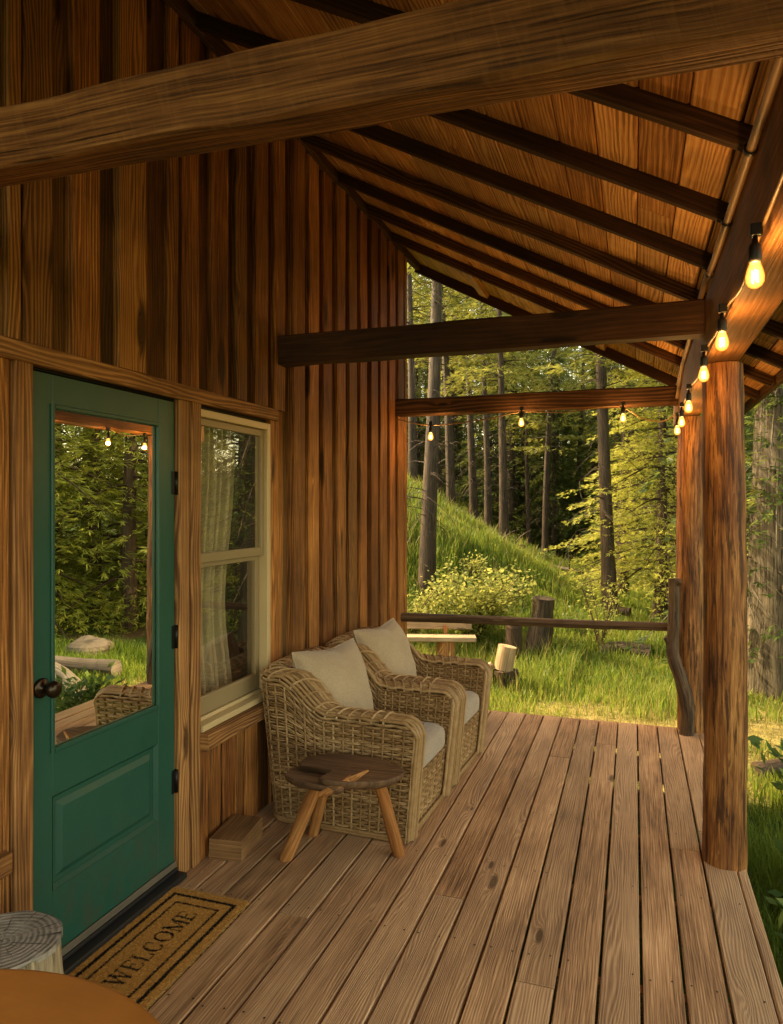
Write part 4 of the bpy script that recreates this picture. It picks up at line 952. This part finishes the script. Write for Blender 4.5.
TR=[(427,12.6,0,.84,.3,'nearest pine on the left, rising from behind the leafy bush'),
    (505,18.8,1,.72,1.2,'slender dark pine in the middle of the grassy slope'),
    (611,14.4,2,.86,4.0,'thick pine at the foot of the hill behind the twiggy shrub'),
    (624,17.5,1,.80,2.6,'pine growing close behind the thick one at the hill foot'),
    (452,25,2,1.0,2.9,'dark leaning pine left on the hill crest'),
    (474,27,0,.95,3.4,'dark pine second from the left on the hill crest'),
    (488,24,1,.78,0.2,'narrow pine on the crest just left of the slender dark one'),
    (529,29,0,.62,1.9,'thin sunlit pine trunk on the crest right of the slender dark one'),
    (545,27,2,.80,5.6,'leaning dark pine on the crest right of the thin sunlit one'),
    (577,33,1,.95,2.0,'dark pine standing deep in the forest left of the thick pine'),
    (413,22,1,.80,1.0,'slim pine at the left edge of the forest beside the cabin corner'),
    (438,30,0,1.05,4.4,'tall pine behind the nearest one on the left')]
for u,d,pi_,sc,rz,lab in TR:
    x,y=ud(u,d); tree_obj('pine_tree',pines[pi_],x,y,sc,rz,lab,None,rx=rng.uniform(-.02,.02))
for (l_,d_,k) in ((-2.6,17.5,0),(-3.0,25,0),(-6,23,2)):  # pines out of view, added to cast shade on the hillside
    x,y=at(l_,d_); tree_obj('pine_tree',pines[k],x,y,1.0,l_*3,'unseen pine added left of the cabin end to shade the slope','unseen shade pines added left of the cabin')
G1='firs filling the forest behind the hill'; G2='pines filling the forest behind the hill'; G3='firs right of the porch mirrored in the glass'
def scatter(n,fn,mind,taken):
    out=[]; tries=0
    while len(out)<n and tries<8000:
        tries+=1; p=fn()
        if all((p[0]-q[0])**2+(p[1]-q[1])**2>mind**2 for q in taken+out): out.append(p)
    return out
tk=[ud(t[0],t[1]) for t in TR]
pts=scatter(64,lambda: at(*(lambda d: (rng.uniform(-.06,.52)*d,d))(rng.uniform(30,62))),1.9,tk)
for x,y in pts: tree_obj('fir_tree',(firs2 if rng.uniform()<.18 else firs)[rng.integers(2)],x,y,rng.uniform(.75,1.75),rng.uniform(0,6),'dark green fir in the dense forest behind the hill',G1)
pts=scatter(40,lambda: at(*(lambda d: (rng.uniform(-.05,.5)*d,d))(rng.uniform(27,58))),1.8,tk)
for x,y in pts: tree_obj('pine_tree',pines[rng.integers(3)],x,y,rng.uniform(.5,.95),rng.uniform(0,6),'tall bare-trunked pine in the dense forest behind the hill',G2,rx=rng.uniform(-.06,.06))
pts=scatter(9,lambda: at(*(lambda d: (rng.uniform(.30,.48)*d,d))(rng.uniform(18.5,29))),1.7,tk)
for x,y in pts: tree_obj('fir_tree',firs[rng.integers(3)],x,y,rng.uniform(.7,1.2),rng.uniform(0,6),'green fir on the flat ground right of the hill','firs right of the hill')
for (az,r_,k,sc) in ((33,17,0,1.6),(37,15,1,1.35),(41,18,0,1.8),(45,15.5,1,1.5),(49,19,0,1.7),(29,20,1,1.7),(39,23,1,2.0),(47,24,0,2.0),(53,17,1,1.5)):
    a_=math.radians(az); x,y=r_*math.sin(a_)-1.0,r_*math.cos(a_)+1.5; tk.append((x,y)); tree_obj('fir_tree',firs2[k],x,y,sc,az,'fir tree right of the porch, mirrored in the door glass',G3)
pts=scatter(24,lambda: (lambda r,a: (r*math.sin(a),r*math.cos(a)))(rng.uniform(12,26),math.radians(rng.uniform(15,62))),1.9,tk+[ud(776,8.9)])
for x,y in pts: tree_obj('fir_tree',(firs2 if rng.uniform()<.65 else firs)[rng.integers(2)],x,y,rng.uniform(.6,1.6),rng.uniform(0,6),'fir tree right of the porch, mirrored in the door glass',G3)

# ------------------------------------------------------------------ grass
def grass(name,n,smp,hmin,hmax,wf,mat,kindlabel=None,lean=.5):
    X,Y=smp(n); ok=~((X<.49)&(Y<5.66))&~((X<-1.85)&(Y<5.95)); X,Y=X[ok],Y[ok]; n=len(X)
    d=np.maximum(2,-X*SN+Y*CS); Z=ground_z(X,Y)-.02
    pa=np.clip(path_amt(X,Y)+.22*np.sin(X*3.1+2*np.sin(Y*1.9))*np.sin(Y*3.7+X)*(path_amt(X,Y)>.08),0,1); keep=(rng.uniform(size=n)>pa*1.02) if name=='grass' else np.ones(n,bool); X,Y,Z,pa,d=X[keep],Y[keep],Z[keep],pa[keep],d[keep]; n=len(X); h=rng.uniform(hmin,hmax,n)*(1-.6*pa)*(.75+.5*(np.sin(X*1.3+1)*np.sin(Y*1.1)>0))*(1+.25*np.sin(X*2.1)*np.sin(Y*1.7)); w=wf*(.5+d/10)
    a=rng.uniform(0,2*PI,n); ln=rng.uniform(.15,1,n)*lean*h; b=rng.uniform(0,2*PI,n)
    sx,sy=np.cos(a)*w/2,np.sin(a)*w/2; lx,ly=np.cos(b)*ln,np.sin(b)*ln
    v=np.stack([np.stack([X-sx,Y-sy,Z],1),np.stack([X+sx,Y+sy,Z],1),np.stack([X+sx*.7+lx*.35,Y+sy*.7+ly*.35,Z+h*.6],1),np.stack([X-sx*.7+lx*.35,Y-sy*.7+ly*.35,Z+h*.6],1),np.stack([X+lx,Y+ly,Z+h],1)],1)
    i=np.arange(n)*5; q=np.stack([i,i+1,i+2,i+3],1); t=np.stack([i+3,i+2,i+4],1)
    cl=np.clip(rng.normal(.40,.20,n)+.4*pa+(.36)*np.sin(X*1.7+.6*np.sin(Y*2.3))*np.sin(Y*1.35+.8*np.sin(X*1.1)),0,1); c=np.repeat(np.stack([cl,cl,cl,np.ones(n)],1),5,0)
    m=MB(); m.add(v.reshape(-1,3),[q,t],None,c,False); o=m.build(name,mat); tag(o,kind='stuff'); return o
def smp_far(n):
    d=5.6*np.exp(rng.uniform(0,1,n)**.8*math.log(34/5.6)); l=rng.uniform(-.02,.60,n)*d; return -d*SN+l*CS, d*CS+l*SN
def smp_near(n):
    return rng.uniform(.5,4.5,n), rng.uniform(.5,9,n)
def smp_path(n): return rng.normal(.1,1.5,n), np.abs(rng.normal(0,1.4,n))+5.9
tag(grass('grass',150000,smp_far,.10,.30,.011,m_grass),'green grass covering the hillside and yard beyond the deck','grass')
tag(grass('grass',60000,smp_near,.10,.28,.011,m_grass),'green grass on the ground right of the porch','grass')
tag(grass('dry_grass',16000,smp_path,.03,.11,.008,m_straw,lean=1.2),'short straw coloured dry grass at the deck end','dry grass')

tag(grass('dry_stalks',9000,smp_far,.22,.48,.006,m_straw,lean=.6),'pale dry stalks standing in the hillside grass','dry grass')
# ------------------------------------------------------------------ light, sky, camera
SUN_EL=math.radians(37); sd=np.array((-.99,.10)); sd/=np.linalg.norm(sd)
w=bpy.data.worlds.new('World'); SC.world=w; w.use_nodes=True; nt=w.node_tree
sky=nt.nodes.new('ShaderNodeTexSky'); sky.sky_type='NISHITA'; sky.sun_disc=False; sky.sun_elevation=SUN_EL; sky.sun_rotation=math.atan2(sd[0],sd[1]); sky.dust_density=2.0
wb=nt.nodes.new('ShaderNodeMix'); wb.data_type='RGBA'; wb.blend_type='MULTIPLY'; wb.inputs[0].default_value=1; wb.inputs[7].default_value=(1.0,.76,.45,1)   # warm white balance
nt.links.new(sky.outputs[0],wb.inputs[6])
bg=nt.nodes['Background']; nt.links.new(wb.outputs[2],bg.inputs[0]); bg.inputs[1].default_value=1.2
L=bpy.data.lights.new('sun','SUN'); L.energy=11.0; L.angle=math.radians(.5); L.color=(1.0,.80,.48)
so=bpy.data.objects.new('sun',L); COL.objects.link(so)
dv=Vector((sd[0]*math.cos(SUN_EL),sd[1]*math.cos(SUN_EL),math.sin(SUN_EL))); so.rotation_euler=dv.to_track_quat('Z','Y').to_euler()
cam=bpy.data.cameras.new('camera'); co=bpy.data.objects.new('camera',cam); COL.objects.link(co); SC.camera=co
co.location=(0,0,1.62); co.rotation_euler=(PI/2,0,math.radians(18.8)); cam.sensor_fit='HORIZONTAL'; cam.sensor_width=36; cam.lens=36*713/783; cam.shift_y=-6/783; cam.clip_end=2000; cam.clip_start=.03
SC.view_settings.view_transform='Standard'; SC.view_settings.look='None'; SC.view_settings.exposure=0; SC.view_settings.gamma=1
SC.cycles.max_bounces=10; SC.cycles.diffuse_bounces=5; SC.cycles.transparent_max_bounces=16; SC.cycles.sample_clamp_indirect=6
SC.cycles.use_denoising=True
